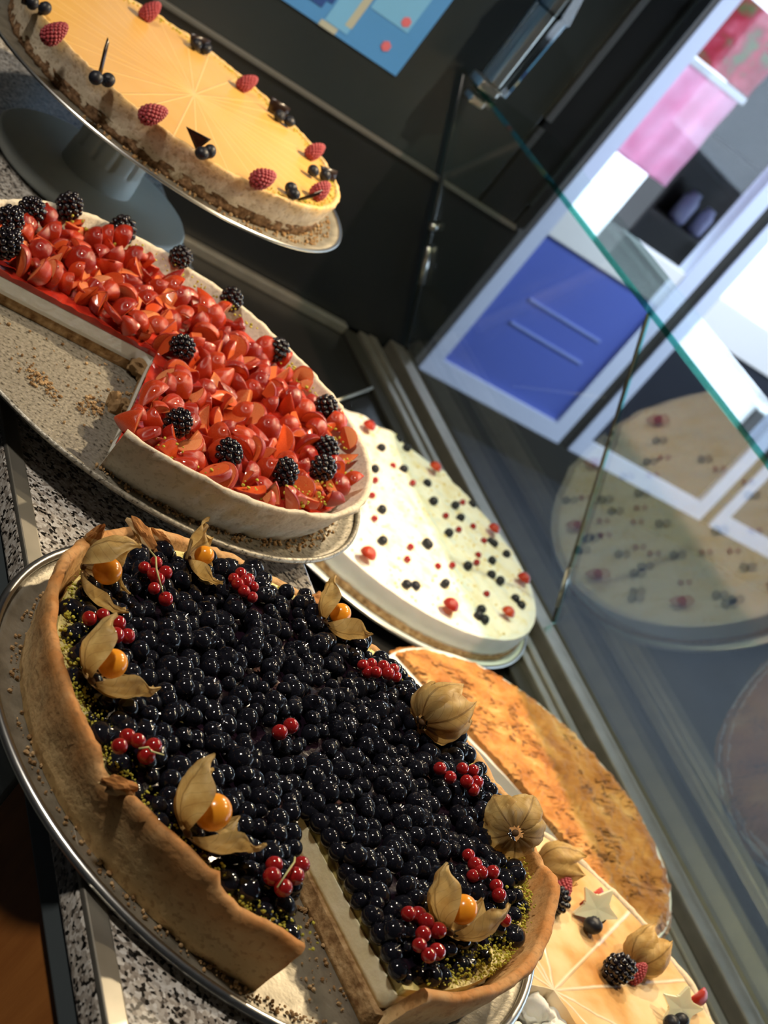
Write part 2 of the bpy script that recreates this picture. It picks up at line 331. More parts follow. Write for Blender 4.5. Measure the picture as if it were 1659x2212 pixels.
for i, x0 in enumerate((2.925, 3.655, 4.45, 5.25, 6.05, 6.85)):          # glazed door leaves of the shop front
    x1 = x0+(.675 if i == 0 else .74); y0, y1, st = 4.2, 4.26, .058
    bm = bmesh.new()
    box_bm(bm, (x0, y0, CZ-1.512), (x0+st, y1, 2.4)); box_bm(bm, (x1-st-.008, y0, CZ-1.512), (x1, y1, 2.4))
    box_bm(bm, (x0+st, y0, CZ-1.512), (x1-st-.008, y1, CZ-1.447)); box_bm(bm, (x0+st, y0, 2.3), (x1-st-.008, y1, 2.4))
    d = tag(link('door_%d' % (i+1), fromb('door', bm, M['frame'])), kind='structure')
    bm = bmesh.new(); box_bm(bm, (x0+st, y0+.005, CZ-.905), (x1-st-.008, y1-.005, CZ-.765), .004)
    link('door_rail', fromb('rail', bm, M['white']), d)
    box('door_panel', (x0+st, y0+.02, CZ-1.447), (x1-st-.008, y1-.02, CZ-.905), M['blue_panel' if i == 0 else 'navy'], d)
    for zc in ((-1.12, -1.22) if i == 0 else ()):
        box('panel_strip', (x0+st+.12, y0+.012, CZ+zc-.005), (x1-st-.09, y0+.022, CZ+zc+.005), M['pale_blue'], d, .003)
    box('door_pane', (x0+st, y0+.025, CZ-.765), (x1-st-.008, y1-.025, 2.3), M['door_glass'], d)
    if i: tag(box('trim_post', (x0-.055, 4.21, CZ-1.512), (x0, 4.3, 2.45), M['dark_rubber']), kind='structure').name = 'trim_%d' % (i+3)
# the street beyond the doors
structure('ground_street', (-6, 4.4, -.15), (30, 30, -.05), M['paving'])
fc = tag(box('building', (-4, 12, -.05), (30, 14, 9), M['facade']), 'pale sunlit building front across the street behind the glass doors', 'building')
for i in range(7):
    for j in range(2):
        wf = box('window', (3+i*3, 11.94, .9+j*3), (4.3+i*3, 12.02, 2.7+j*3), M['dark_wood'], fc)
        box('window_sill', (2.9+i*3, 11.85, .8+j*3), (4.4+i*3, 12.01, .9+j*3), M['white'], wf)
bn = thing('banner', 'pink cloth banner with a white top rail hanging outside the first glass door', 'banner', (3.262, 4.43, CZ-.60))
def cloth(name, w, h, m, parent, z0=0, amp=.006):
    V = []; F = []; a, b = 16, 24
    for j in range(b+1):
        for i in range(a+1):
            V.append((-w/2+w*i/a, amp*math.sin(i*1.1)+amp*.5*math.sin(j*.5), z0+h*j/b))
    F = [(j*(a+1)+i, j*(a+1)+i+1, (j+1)*(a+1)+i+1, (j+1)*(a+1)+i) for j in range(b) for i in range(a)]
    o = link(name, mesh(name, V, F, m), parent); md = o.modifiers.new('thick', 'SOLIDIFY'); md.thickness = .002; return o
cloth('cloth', .26, .36, M['pink'], bn)
box('top_rail', (-.15, -.014, .36), (.15, .014, .385), M['white'], bn, .004)
cloth('flower_print', .30, .24, M['red_print'], bn, .39)
sh = thing('shelf_unit', 'dark wooden shelf unit standing outside the upper pane of the first door', 'shelf', (3.662, 4.53, 0))
box('back_panel', (-.22, .05, 0), (.22, .06, 2.3), M['dark_wood'], sh); box('side_panel', (-.235, -.06, 0), (-.22, .06, 2.3), M['dark_wood'], sh); box('side_panel', (.22, -.06, 0), (.235, .06, 2.3), M['dark_wood'], sh)
for z in (.3, .72, .93, 1.24, 1.7, 2.28): box('shelf_board', (-.22, -.06, z), (.22, .05, z+.02), M['dark_wood'], sh, .002)
jp = [(0, 0), (.03, 0), (.034, .01), (.034, .09), (.022, .11), (.022, .125), (0, .125)]  # profile of two lilac shapes added in place of blurred purple lights
for k, (jx, lb) in enumerate(((3.60, 'lilac shape for a purple light blob on the dark shelf, larger and left'), (3.70, 'lilac shape for a purple light blob on the dark shelf, smaller and right'))):
    tag(link('light_blob', lathe_me('light_blob', [(r*(1-.15*k), z*(1-.15*k)) for r, z in jp], M['lilac'], 20), None, (jx, 4.53, .9505)), lb, 'light_blob')
# poster on the end wall
ps = thing('poster', 'blue patterned poster on the dark end wall above the cheesecake', 'poster', (.93, 2.1085, CZ-.38))
box('sheet', (-.25, -.002, 0), (.177, .0005, .42), M['poster'], ps)
for a, b in (((-.20, .03), (-.10, .09)), ((-.07, .022), (.02, .034)), ((.015, .034), (.03, .085)), ((-.02, .105), (.06, .118)), ((-.16, .11), (-.05, .13)), ((.05, .10), (.063, .20))): box('dark_print', (a[0], -.0035, a[1]), (b[0], -.0015, b[1]), M['poster_dark'], ps)
for a, b in (((-.06, .036), (.012, .08)), ((.034, .01), (.075, .14)), ((.08, .06), (.15, .17)), ((-.22, .10), (-.17, .2))): box('light_print', (a[0], -.003, a[1]), (b[0], -.0015, b[1]), M['poster_light'], ps)
for a, b in (((-.09, .088), (.032, .099)), ((.064, .02), (.076, .17)), ((.03, .0), (.06, .009)), ((-.13, .012), (-.08, .02))): box('sand_print', (a[0], -.0032, a[1]), (b[0], -.0015, b[1]), M['poster_sand'], ps)
for x, z in ((.135, .028), (.138, .072), (-.215, .02)):
    bm = bmesh.new(); bmesh.ops.create_cone(bm, segments=6, radius1=.008, radius2=.008, depth=.002, cap_ends=True, matrix=Matrix.Translation((x, -.003, z)) @ Matrix.Rotation(PI/2, 4, 'X'))
    link('red_print', fromb('print', bm, M['poster_red']), ps)

# ------------------------------------------------------------------ the display case
dc = thing('display_case', 'low black floored pastry display case with metal sill rails, right of the granite shelf', 'display case')
gs = thing('granite_worktop', 'long speckled granite shelf with a metal edging carrying the tarts', 'worktop')
cb = thing('cabinet', 'cabinet under the granite shelf with a reddish wooden door', 'cabinet')
gl = thing('glass_screen', 'slanted glass front of the display case with a flat glass shelf on top', 'glass')
GT = CZ-.5125
Y0, Y1 = -.35, 2.108
box('granite_shelf', (.413, Y0, GT-.019), (.668, Y1, GT), M['granite'], gs, .0025)
box('granite_edge', (.4035, Y0, GT-.0205), (.413, Y1, GT-.003), M['granite'], gs, .002)
box('metal_edging', (.4035, Y0, GT-.003), (.4165, Y1, GT+.0012), M['aluminium'], gs, .0012)
box('metal_strip', (.406, Y0, GT-.040), (.424, Y1, GT-.0205), M['blue_grey'], gs, .002)
box('cabinet_door', (.412, -.35, .12), (.43, .637, GT-.042), M['wood'], cb, .002)
box('cabinet_door', (.412, .643, .12), (.43, 1.35, GT-.042), M['pale_door'], cb, .002)
box('cabinet_door', (.412, 1.356, .12), (.43, Y1, GT-.042), M['pale_door'], cb, .002)
box('body', (.43, Y0, .1), (.664, Y1, GT-.0205), M['dark_rubber'], cb)
box('plinth', (.70, Y0+.05, 0), (1.38, Y1, .1), M['dark_rubber'], dc)
box('plinth', (.47, Y0+.05, 0), (.66, Y1, .12), M['dark_rubber'], cb)
box('case_floor', (.665, Y0, CZ-.785), (1.33, Y1, CZ-.765), M['black_floor'], dc)
box('lower_body', (.665, Y0, .1), (1.425, Y1, CZ-.786), M['blue_grey'], dc)
for x0, x1, z0, z1, mm in ((1.300, 1.331, -.765, -.757, 'dark_rubber'), (1.331, 1.348, -.765, -.750, 'aluminium'), (1.350, 1.366, -.765, -.747, 'aluminium'), (1.366, 1.388, -.765, -.757, 'dark_rubber'), (1.388, 1.428, -.80, -.738, 'aluminium')):
    box('sill_rail', (x0, Y0, CZ+z0), (x1, Y1, CZ+z1), M[mm], dc, .002)
box('wall_rail', (.668, 2.090, CZ-.765), (1.30, 2.108, CZ-.748), M['aluminium'], dc, .003)
fx, fz, tx, tz = 1.4200, CZ-.736, 1.189, CZ-.316
def pane(name, y0, y1):
    d = Vector((tx-fx, 0, tz-fz)).normalized(); n = Vector((-d.z, 0, d.x)); th = .003
    pts = [Vector((fx, 0, fz)), Vector((tx, 0, tz))]
    V = []
    for y in (y0, y1):
        for p in pts:
            for s in (-1, 1): V.append((p.x+n.x*th*s, y, p.z+n.z*th*s))
    F = [(0, 1, 3, 2), (4, 6, 7, 5), (0, 2, 6, 4), (1, 5, 7, 3), (0, 4, 5, 1), (2, 3, 7, 6)]
    o = link(name, mesh(name, V, F, [M['glass'], M['glass_edge'], M['dark_rubber']], False, [1, 1, 0, 0, 2, 0]), gl); return o
pane('front_pane', 1.4215, 2.106); pane('front_pane', -.3, 1.4185)
def along(t): return (fx+(tx-fx)*t, fz+(tz-fz)*t)
def strip(name, y, t0, t1, r, m):
    a, b = along(t0), along(t1); link(name, tube_me(name, [(a[0]-.002, y, a[1]), ((a[0]+b[0])/2-.002, y, (a[1]+b[1])/2), (b[0]-.002, y, b[1])], r, M[m], 8), gl)
strip('pane_seam', 1.42, .01, .99, .0022, 'dark_rubber'); strip('seam_clip', 1.42, .06, .2, .0035, 'steel')
strip('pane_edging', 2.098, .0, .99, .004, 'grey_panel'); strip('edge_clip', 2.094, .26, .40, .0055, 'steel'); strip('edge_clip', 2.094, .465, .485, .008, 'steel')
box('top_shelf', (tx+.0017, .1, tz-.004), (1.354, 2.05, tz+.004), M['shelf_glass'], gl)
bm = bmesh.new(); box_bm(bm, (tx-.0005, -.3, tz-.0035), (tx+.0015, 2.06, tz+.004), .0004); link('glass_edge', fromb('edge', bm, M['glass_edge']), gl)
br = thing('shelf_bracket', 'clear faceted bracket with steel clamps on top of the glass shelf', 'bracket', (1.195, 2.02, tz+.006))
bm = bmesh.new()
bmesh.ops.create_cone(bm, segments=8, radius1=.026, radius2=.030, depth=.13, cap_ends=True, matrix=Matrix.Translation((0, 0, .075)))
bmesh.ops.create_cone(bm, segments=8, radius1=.034, radius2=.024, depth=.05, cap_ends=True, matrix=Matrix.Translation((0, 0, .165)))
link('column', fromb('column', bm, M['crystal']), br)
box('clamp', (-.03, -.02, 0), (.006, .02, .014), M['steel'], br, .003); box('clamp', (-.024, -.014, -.024), (.002, .014, -.012), M['steel'], br, .003)
box('steel_core', (-.012, -.012, .014), (.004, .012, .19), M['steel'], br, .003)
tag(link('metal_pin', tube_me('pin', [(1.1902, 1.8185, 0.8790), (1.2345, 1.8596, 0.8830), (1.2934, 1.9195, 0.8850)], .0028, M['aluminium'])), 'thin loose metal rod on the black case floor behind the white cake', 'rod')

# ------------------------------------------------------------------ cake builders
def noisefn(amp, s, seed): return lambda x, y: amp*nz(x, y, 0, s, seed)
def angles(a0, a1, n): return [math.radians(a0+(a1-a0)*i/n) for i in range(n+1)]
def layer(name, parent, m, th, rf, zb, zt, A=(0, 0), full=False, nt=22, nzz=4, rough=.0012, seed=1, overhang=0):
    V = []; F = []; n = len(th)
    if full: th = th[:-1]; n -= 1
    for a in th:
        r = rf(a); X, Y = r*math.cos(a), r*math.sin(a)
        for j in range(nt+1):
            t = (j+.001)/nt; x, y = A[0]+t*(X-A[0]), A[1]+t*(Y-A[1]); V.append((x, y, zt(x, y)))
    k = nt+1
    for i in range(n if full else n-1):
        i2 = (i+1) % n; F += [(i*k+j, i*k+j+1, i2*k+j+1, i2*k+j) for j in range(nt)]
    loop = [i*k+nt for i in range(n)]
    if not full: loop = list(range(0, nt)) + loop + [(n-1)*k+j for j in range(nt-1, 0, -1)]
    L = len(loop); b0 = len(V)
    for q in range(nzz+1):
        for li, vi in enumerate(loop):
            x, y, z = V[vi]; zz = z+(zb-z)*q/nzz; d = rough*(nz(x, y, zz, 160, seed)+.6*nz(x, y, zz, 420, seed)) if q else 0
            d += overhang*(math.sin(PI*min(1, q/nzz*1.5))) if q else 0
            l = math.hypot(x-A[0], y-A[1]) or 1; V.append((x+d*(x-A[0])/l, y+d*(y-A[1])/l, zz))
    for q in range(nzz):
        for i in range(L):
            j = (i+1) % L; F.append((b0+q*L+i, b0+(q+1)*L+i, b0+(q+1)*L+j, b0+q*L+j))
    F.append(tuple(b0+nzz*L+i for i in range(L))[::-1])
    return link(name, mesh(name, V, F, m), parent)
def crust(name, parent, m, th, rb, rt, thick, ht, full=False, seed=2, dent=.0012, lip=0, rfn=None):
    V = []; F = []; n = len(th)
    if full: th = th[:-1]; n -= 1
    for a in th:
        c, s = math.cos(a), math.sin(a); h = ht(a)+.0012*nz(c, s, 0, 26, seed)+.0008*nz(c, s, 0, 70, seed); ex = rfn(a) if rfn else 0
        pr = []
        for q in range(7):
            f = q/6; r = rb+(rt-rb)*f+ex*f; z = h*.93*f
            d = dent*(nz(c*.18, s*.18, z, 90, seed)+.5*nz(c*.18, s*.18, z, 260, seed)+.9*min(0, nz(c*.18, s*.18, z*2, 38, seed+4)))
            pr.append((r+d, z))
        r1 = rt+ex
        pr += [(r1-.0012, h*.985), (r1-thick*.4, h), (r1-thick*.85, h*.98), (r1-thick, h*.93), (rb+(r1-rb)*.5-thick, h*.5), (rb-thick, 0)]
        V += [(r*c, r*s, z) for r, z in pr]; k = len(pr)
    for i in range(n if full else n-1):
        j = (i+1) % n; F += [(i*k+q, j*k+q, j*k+(q+1) % k, i*k+(q+1) % k) for q in range(k)]
    if not full: F += [tuple(range(k))[::-1], tuple((n-1)*k+q for q in range(k))]
    return link(name, mesh(name, V, F, m), parent)
def tray(label, c, r, z, zr, mt, bead=.003):
    t = thing('tray', label, 'tray', (c[0], c[1], z)); h = zr-z
    link('plate', lathe_me('plate', [(0, 0), (r*.90, 0), (r*.945, .0008), (r-bead, h-bead), (r-bead, h-bead-.0015), (r*.94, -.001), (0, -.0012)], mt, 128), t)
    pts = [(r-bead+bead*math.cos(a), h-bead+bead*math.sin(a)) for a in (2*PI*i/8 for i in range(9))]
    link('rolled_rim', lathe_me('rim', pts, M['steel'] if mt != M['tray_dark'] else mt, 128), t)
    return t
def inside(p, A, a_lo, a_hi, rmax, margin=0):
    """True where the cake is still there: a_lo..a_hi (degrees) is the wedge taken out, seen from A"""
    if math.hypot(*p) > rmax: return False
    if a_lo is None: return True
    dx, dy = p[0]-A[0], p[1]-A[1]; an = math.degrees(math.atan2(dy, dx))
    while an < a_lo: an += 360
    if an > a_hi:
        l = math.hypot(dx, dy); return margin == 0 or l*math.sin(math.radians(min(90, min(an-a_hi, a_lo+360-an)))) > margin
    return False
def hexspots(sp, jit, ok, R, rot=.3):
    out = []; n = int(R/sp)+3; c, s = math.cos(rot), math.sin(rot)
    for i in range(-n, n+1):
        for j in range(-n, n+1):
            x = (i+.5*(j % 2))*sp+random.uniform(-jit, jit)*sp; y = j*sp*.866+random.uniform(-jit, jit)*sp
            p = (x*c-y*s, x*s+y*c)
            if ok(p): out.append(p)
    return out
def rq(): return Matrix.Rotation(random.uniform(0, 2*PI), 4, Vector((random.gauss(0, 1), random.gauss(0, 1), random.gauss(0, 1))).normalized()).to_quaternion()
def upq(v, roll=0): return Vector(v).normalized().to_track_quat('Z', 'Y') @ Matrix.Rotation(roll, 4, 'Z').to_quaternion()

# ------------------------------------------------------------------ small fruit
def blueberry_me(m, seed):
    random.seed(seed); V, F = sphere(16, 11, .88); V = [Vector(v) for v in V]
    V[0].z = .66
    for j in range(16):
        v = V[1+j]; v.xy *= 1.05; v.z = .93 if j % 3 else .78
        V[17+j].xy *= .92; V[17+j].z *= .985
    V = [v*(1+.03*nz(v.x, v.y, v.z, 1.3, seed)) for v in V]
    return mesh('blueberry', V, F, m)
BB = [blueberry_me(M['blueberry'], s) for s in (1, 2, 3)]; BD = blueberry_me(M['blueberry_dull'], 4)
def cluster_me(name, m, n, ell, dr, sub=2, cone=0):
    bm = bmesh.new(); bmesh.ops.create_icosphere(bm, subdivisions=sub, radius=1); sv = [v.co.copy() for v in bm.verts]; sf = [tuple(v.index for v in f.verts) for f in bm.faces]; bm.free()
    V = []; F = []; random.seed(n)
    for i in range(n):
        z = 1-2*(i+.5)/n; a = i*2.39996; r = math.sqrt(1-z*z)*(1-cone*(z+1)/2)
        p = Vector((r*math.cos(a)*ell[0], r*math.sin(a)*ell[1], z*ell[2])); q = dr*random.uniform(.88, 1.12); b = len(V)
        V += [p+v*q for v in sv]; F += [tuple(b+k for k in f) for f in sf]
    c, cf = sphere(10, 6); b = len(V); V += [Vector((v[0]*ell[0]*(1-cone*(v[2]+1)/2), v[1]*ell[1]*(1-cone*(v[2]+1)/2), v[2]*ell[2])) for v in c]; F += [tuple(b+k for k in f) for f in cf]
    return mesh(name, V, F, m)
BLK = cluster_me('blackberry', M['blackberry'], 46, (.80, .80, .92), .245)
RSP = cluster_me('raspberry', M['raspberry'], 112, (.84, .84, 1.04), .150, 2, .5)
SB = mesh('berry', *sphere(18, 12, .96), M['currant'])
def single(name, me, loc, r, label, cat, q=None, group=None):
    return tag(link(name, me, None, loc, q or rq(), r), label, cat, group)
def sprig(label, pts, r, stem=None, parent_loc=None):
    c = [sum(p[i] for p in pts)/len(pts) for i in range(3)]
    t = thing('redcurrant_sprig', label, 'redcurrants', c)
    for p in pts:
        link('redcurrant', SB, t, [p[i]-c[i] for i in range(3)], rq(), r*random.uniform(.9, 1.1))
    if stem: 
        s = [Vector(p)-Vector(c) for p in stem]; s.insert(1, (s[0]+s[1])/2+Vector((.0008, .0004, .002)))
        link('stem', tube_me('stem', s, [.0005, .0006, .0004], M['stalk'], 6), t)
    return t
def petal_me(L, R, op, seed, half=44, torn=0):
    V = []; F = []; UV = []; a, b = 16, 12
    for i in range(a+1):
        u = i/a; r0 = R*max(.05, math.sin(PI*min(1, u*.80+.02)**.60)); h0 = L*(u**1.05)
        w_ = 1 if u < .62 else max(.05, 1-((u-.62)/.38)**1.6)
        al = math.radians(op)*min(1, u/.8)**1.3                          # a petal bends outwards along its length
        for j in range(b+1):
            v = -1+2*j/b; ph = math.radians(half)*v*w_
            jag = 1-.16*torn*abs(v)*max(0, nz(v*3, u*3, 0, 1, seed)+.25)*u
            r = r0+.0012*nz(u*4, v*3, 0, 1.4, seed)+.0007*nz(u*9, v*8, 0, 1.2, seed)-.0012*abs(v)**3+.0007*math.sin(v*9+seed)
            rad = r*math.cos(ph); tan = r*math.sin(ph); h = h0*jag
            V.append((rad*math.cos(al)+h*math.sin(al)*.85, tan*(1+.25*math.sin(al)*w_), h*math.cos(al)-rad*math.sin(al)*.35)); UV.append((u, j/b))
    k = b+1; F = [(i*k+j, i*k+j+1, (i+1)*k+j+1, (i+1)*k+j) for i in range(a) for j in range(b)]
    me = mesh('husk_petal', V, F, M['husk']); ul = me.uv_layers.new(name='UVMap')
    for p in me.polygons:
        for li, vi in zip(p.loop_indices, p.vertices): ul.data[li].uv = UV[vi]
    return me
FACE = Vector((-.48, -.62, .62))
def physalis(label, loc, axis, opens, roll=0, s=1, berry=.0085, off=.014, seed=1, stem=None):
    q = upq(axis); fl = q.inverted() @ FACE; q = upq(axis, math.atan2(fl.y, fl.x)+roll); t = thing('physalis', label, 'physalis', loc, q)
    n = len(opens)
    for i, op in enumerate(opens):
        if op is None: continue
        me = petal_me(.034*s, .0158*s, op, seed+i*3, 54, 1)
        link('husk_petal', me, t, (0, 0, -off*s), Matrix.Rotation(2*PI*i/n, 4, 'Z').to_quaternion())
    if berry: link('berry', mesh('physalis_berry', *sphere(22, 14, 1.04), M['physalis_berry']), t, (0, 0, .001), None, berry*s*.84)
    link('husk_base', mesh('husk_base', *sphere(10, 8, .7), M['husk_dark']), t, (0, 0, -off*s+.0003), None, .0023*s)
    if stem: link('stem', tube_me('stem', [Vector((0, 0, -off*s)), Vector(stem)*.5+Vector((.001, 0, -off*s)), Vector(stem)+Vector((0, 0, -off*s))], [.0013, .0010, .0014], M['husk'], 6), t)
    return t

def cutth(A, ang, r):                                                    # where a cut from A at ang meets the circle r (radians)
    d = (math.cos(math.radians(ang)), math.sin(math.radians(ang))); b = A[0]*d[0]+A[1]*d[1]; l = -b+math.sqrt(b*b+r*r-A[0]**2-A[1]**2)
    return math.degrees(math.atan2(A[1]+l*d[1], A[0]+l*d[0]))
def bl(a, table):                                                        # periodic linear table of (degrees, value)
    a = math.degrees(a) % 360; t = sorted((k % 360, v) for k, v in table); t = [(t[-1][0]-360, t[-1][1])]+t+[(t[0][0]+360, t[0][1])]
    for (x0, v0), (x1, v1) in zip(t, t[1:]):
        if x0 <= a <= x1: return v0+(v1-v0)*(a-x0)/((x1-x0) or 1)
# ------------------------------------------------------------------ 1 the blueberry tart in front
BC = (.5594, .6403); BZ = CZ-.5115
tray('worn round metal tray under the blueberry tart, overhanging the granite edge', BC, .2005, BZ, CZ-.5022, M['tray'])
bt = thing('blueberry_tart', 'large blueberry tart with one slice missing, nearest on the granite shelf', 'tart', (*BC, BZ+.0004))
A = (-.019, -.030); LO, HI = -107, -76.5
def ths(A, lo, hi, r, n):
    a0 = cutth(A, hi, r); a1 = cutth(A, lo, r)
    while a1 < a0: a1 += 360
    return angles(a0, a1, n)
def lay(name, par, mt, A, lo, hi, r, z0, z1, n=150, amp=.0008, seed=1, rough=.0012, over=0, sc=60):
    nf = noisefn(amp, sc, seed)
    th = ths(A, lo, hi, r, n) if lo is not None else angles(0, 360, n)
    return layer(name, par, mt, th, lambda a: r, z0, lambda x, y: z1+nf(x, y), A, lo is None, rough=rough, seed=seed, overhang=over)
lay('biscuit_base', bt, M['crumb'], (A[0], A[1]-.004), LO+.5, HI-1.6, .1735, 0, .0120, seed=3, rough=.0030)
lay('cream_filling', bt, M['cream'], A, LO-.1, HI+.1, .170, .0115, .0255, seed=5, rough=.0032)
lay('jelly', bt, M['jelly_dark'], A, LO-.8, HI+.8, .160, .0250, .0325, seed=6, amp=.0022, sc=90)
lay('cream_border', bt, M['cream_yellow'], A, LO-.8, HI+.8, .1705, .0250, .0308, seed=7, amp=.0016, sc=120)
HT = [(20, .031), (60, .028), (88, .029), (105, .034), (135, .040), (165, .046), (203, .0455), (206, .0395), (210, .0395), (213, .0455), (226, .0490), (232, .0495), (233.5, .0425), (240, .0440), (255, .046), (283, .044), (320, .0455), (328, .046), (334, .052), (339, .050), (345, .042), (355, .036)]
crust('crust', bt, M['crust'], ths(A, LO, HI, .18, 220), .1765, .1855, .0075, lambda a: bl(a, HT)+.0022*nz(math.cos(a)*9, math.sin(a)*9, 0, 1, 4), seed=8, dent=.0016)
def ok_b(p):
    if math.hypot(p[0], p[1]) > .1665: return False
    dx, dy = p[0]-A[0], p[1]-A[1]; an = math.degrees(math.atan2(dy, dx)); l = math.hypot(dx, dy)
    if LO < an < HI: return False
    d = min(abs(an-HI), abs(an-LO)); return d > 90 or l*math.sin(math.radians(d)) > .003
random.seed(11)
sp = [(x, y, .0385+random.uniform(-.0032, .0030)-(.004 if math.hypot(x, y) > .158 else 0), random.choice((.0048, .0054, .006, .0063, .0066, .0074, .0078))) for x, y in hexspots(.0121, .36, ok_b, .17)]
for an in (LO, HI):
    c_, s_ = math.cos(math.radians(an)), math.sin(math.radians(an)); sg = 1 if an == HI else -1; l = .012
    while l < .140:
        o_ = random.uniform(.0005, .0030); sp.append((A[0]+l*c_-sg*s_*o_, A[1]+l*s_+sg*c_*o_, .0325+random.uniform(-.0015, .0035), random.choice((.0054, .006, .0066)))); l += random.uniform(.0095, .0125)
dist = lambda p: math.hypot(BC[0]+p[0], BC[1]+p[1])
keep = [p for p in sp if not (bl(math.atan2(p[1], p[0]), [(0, 1), (80, 1), (300, 1)]) and random.random() < .02)]
keep.sort(key=dist)
for x, y, z, r in keep[:300]: link('blueberry', random.choice(BB), bt, (x, y, z), rq(), r)
def merge(name, items, src, m, parent):
    V = []; F = []
    for (x, y, z, r) in items:
        q = rq().to_matrix(); b = len(V); V += [q @ v.co*r+Vector((x, y, z)) for v in src.vertices]; F += [tuple(b+i for i in p.vertices) for p in src.polygons]
    return tag(link(name, mesh(name, V, F, m), parent), kind='stuff')
merge('blueberries', keep[300:], BB[0], M['blueberry'], bt)
random.seed(5)
cr = []
for a0, a1, n, r0, r1, z in ((140, 205, 620, .150, .172, .0345), (205, 250, 420, .154, .172, .0345), (282, 345, 900, .150, .172, .0345), (30, 140, 160, .155, .17, .030)):
    for i in range(n):
        a = math.radians(random.uniform(a0, a1)+9*nz(i, 0, 0, .01)); r = r1-abs(random.gauss(0, (r1-r0)*.5)); cr.append((r*math.cos(a), r*math.sin(a), z-.0005+abs(random.gauss(0, .0028)), random.uniform(.0004, .0011)))
crumbs('pistachio_crumbs', cr, M['pistachio'], bt)
cr = []
for i in range(420):
    a = math.radians(random.uniform(-125, -70) if i < 170 else random.uniform(110, 300)); r = random.uniform(.176, .1835)
    if i < 90: r = random.uniform(.06, .17); a = math.radians(random.uniform(-100, -88)); r = max(r, .1)
    cr.append((r*math.cos(a), r*math.sin(a), .001, random.uniform(.0005, .0016)))
crumbs('pastry_crumbs', cr, M['crumb'], bt)
def chunk(s, seed, m):
    bm = bmesh.new(); bmesh.ops.create_icosphere(bm, subdivisions=3, radius=1)
    for v in bm.verts: v.co = v.co*(1+.55*nz(*v.co, 1.5, seed)+.25*nz(*v.co, 4, seed)+.12*nz(*v.co, 9, seed))
    return fromb('chunk', bm, m, False)
for i, (p, s, sx) in enumerate((((-0.1380, 0.1164, 0.0441), .008, (.4, .6, 1.2)), ((-0.0938, 0.1438, 0.0411), .010, (1.5, .35, .5)), ((-0.0800, 0.1503, 0.0411), .007, (1, .3, .6)), ((-0.1588, -0.0958, 0.0451), .009, (1.3, .4, .5)), ((0.0635, 0.1653, 0.0331), .010, (1, .6, .5)))):
    link('crust_flake', chunk(s, i+20, M['crust']), bt, p, Matrix.Rotation(random.uniform(0, 3), 4, 'Z').to_quaternion(), [s*k for k in sx])
# its physalis and redcurrants
random.seed(3)
PH = 'husked physalis on the blueberry tart, '
physalis(PH+'upper left corner, berry half hidden', (0.4141, 0.7087, 1.1845), (0.8801, -0.4748, 0.5500), (None, 30, 44, 40, 26), .4, 1.12, .0088, .012, 11)
physalis(PH+'right under the strawberry tart tray', (0.5001, 0.7709, 1.1815), (0.9585, -0.2851, 1.1000), (None, 46, 60, 58, 50), 0, .92, .0080, .010, 23, None)
tag(link('dry_stem', tube_me('stem', [(0.4823, 0.7557, 1.1835), (0.4879, 0.7735, 1.1880), (0.4974, 0.7850, 1.1950)], [.0010, .0011, .0016], M['husk'], 7)), 'dry straw coloured husk stem beside the strawberry tart tray', 'stem')
physalis(PH+'by the left crust just below a redcurrant sprig', (0.4025, 0.6232, 1.1850), (0.7543, 0.6565, 0.8500), (None, 44, 40, 30, 30), .2, 1.12, .0085, .0125, 31)
physalis(PH+'wide open near the lower left crust, largest', (0.4463, 0.5312, 1.1855), (0.7942, 0.6077, 0.9500), (None, 46, 36, 30, 34), .2, 1.24, .0092, .013, 44)
physalis(PH+'at the far edge pointing to the white cake', (0.6139, 0.7683, 1.1810), (0.8700, 0.4931, 0.7500), (None, 46, 30, 40, 48), 0, 1.0, .0085, .012, 52)
physalis(PH+'closed, leaning over the far crust towards the brown pie', (0.6728, 0.6929, 1.1850), (0.8645, 0.5027, 0.4500), (10, 14, 6, 24, 8), .4, 1.22, .0088, .014, 61)
physalis(PH+'seen from its dark veined base, right edge', (0.6979, 0.5973, 1.1850), (.45, .62, -.25), (34, 30, 36, 28, 32), 0, 1.05, 0, .004, 72)
physalis(PH+'open upwards at the lower right end', (0.6141, 0.5122, 1.1860), (0.5196, 0.8544, 0.7500), (None, 30, 22, 26, 34), 0, 1.12, .0088, .013, 84)
RC = 'redcurrant sprig on the blueberry tart, '
zz = -.4620
def PS(pts): return pts
sprig(RC+'between the two upper left physalis', [(0.4511, 0.7374, 1.1780), (0.4597, 0.7446, 1.1800), (0.4529, 0.7279, 1.1820), (0.4661, 0.7392, 1.1790), (0.4536, 0.7181, 1.1790), (0.4606, 0.7117, 1.1790), (0.4611, 0.7333, 1.1760)], .0043, [(0.4521, 0.7471, 1.1850), (0.4506, 0.7245, 1.1880), (0.4558, 0.7111, 1.1830)])
sprig(RC+'right of the stemmed physalis by the far crust', [(0.5258, 0.7646, 1.1780), (0.5316, 0.7710, 1.1800), (0.5322, 0.7619, 1.1810), (0.5403, 0.7625, 1.1790), (0.5303, 0.7534, 1.1790), (0.5362, 0.7503, 1.1790), (0.5268, 0.7585, 1.1790), (0.5413, 0.7735, 1.1770)], .0041)
sprig(RC+'above the open physalis at the left edge', [(0.4012, 0.6684, 1.1770), (0.4087, 0.6715, 1.1800), (0.4179, 0.6681, 1.1810), (0.4148, 0.6576, 1.1800), (0.4240, 0.6620, 1.1790), (0.4157, 0.6688, 1.1770)], .0045)
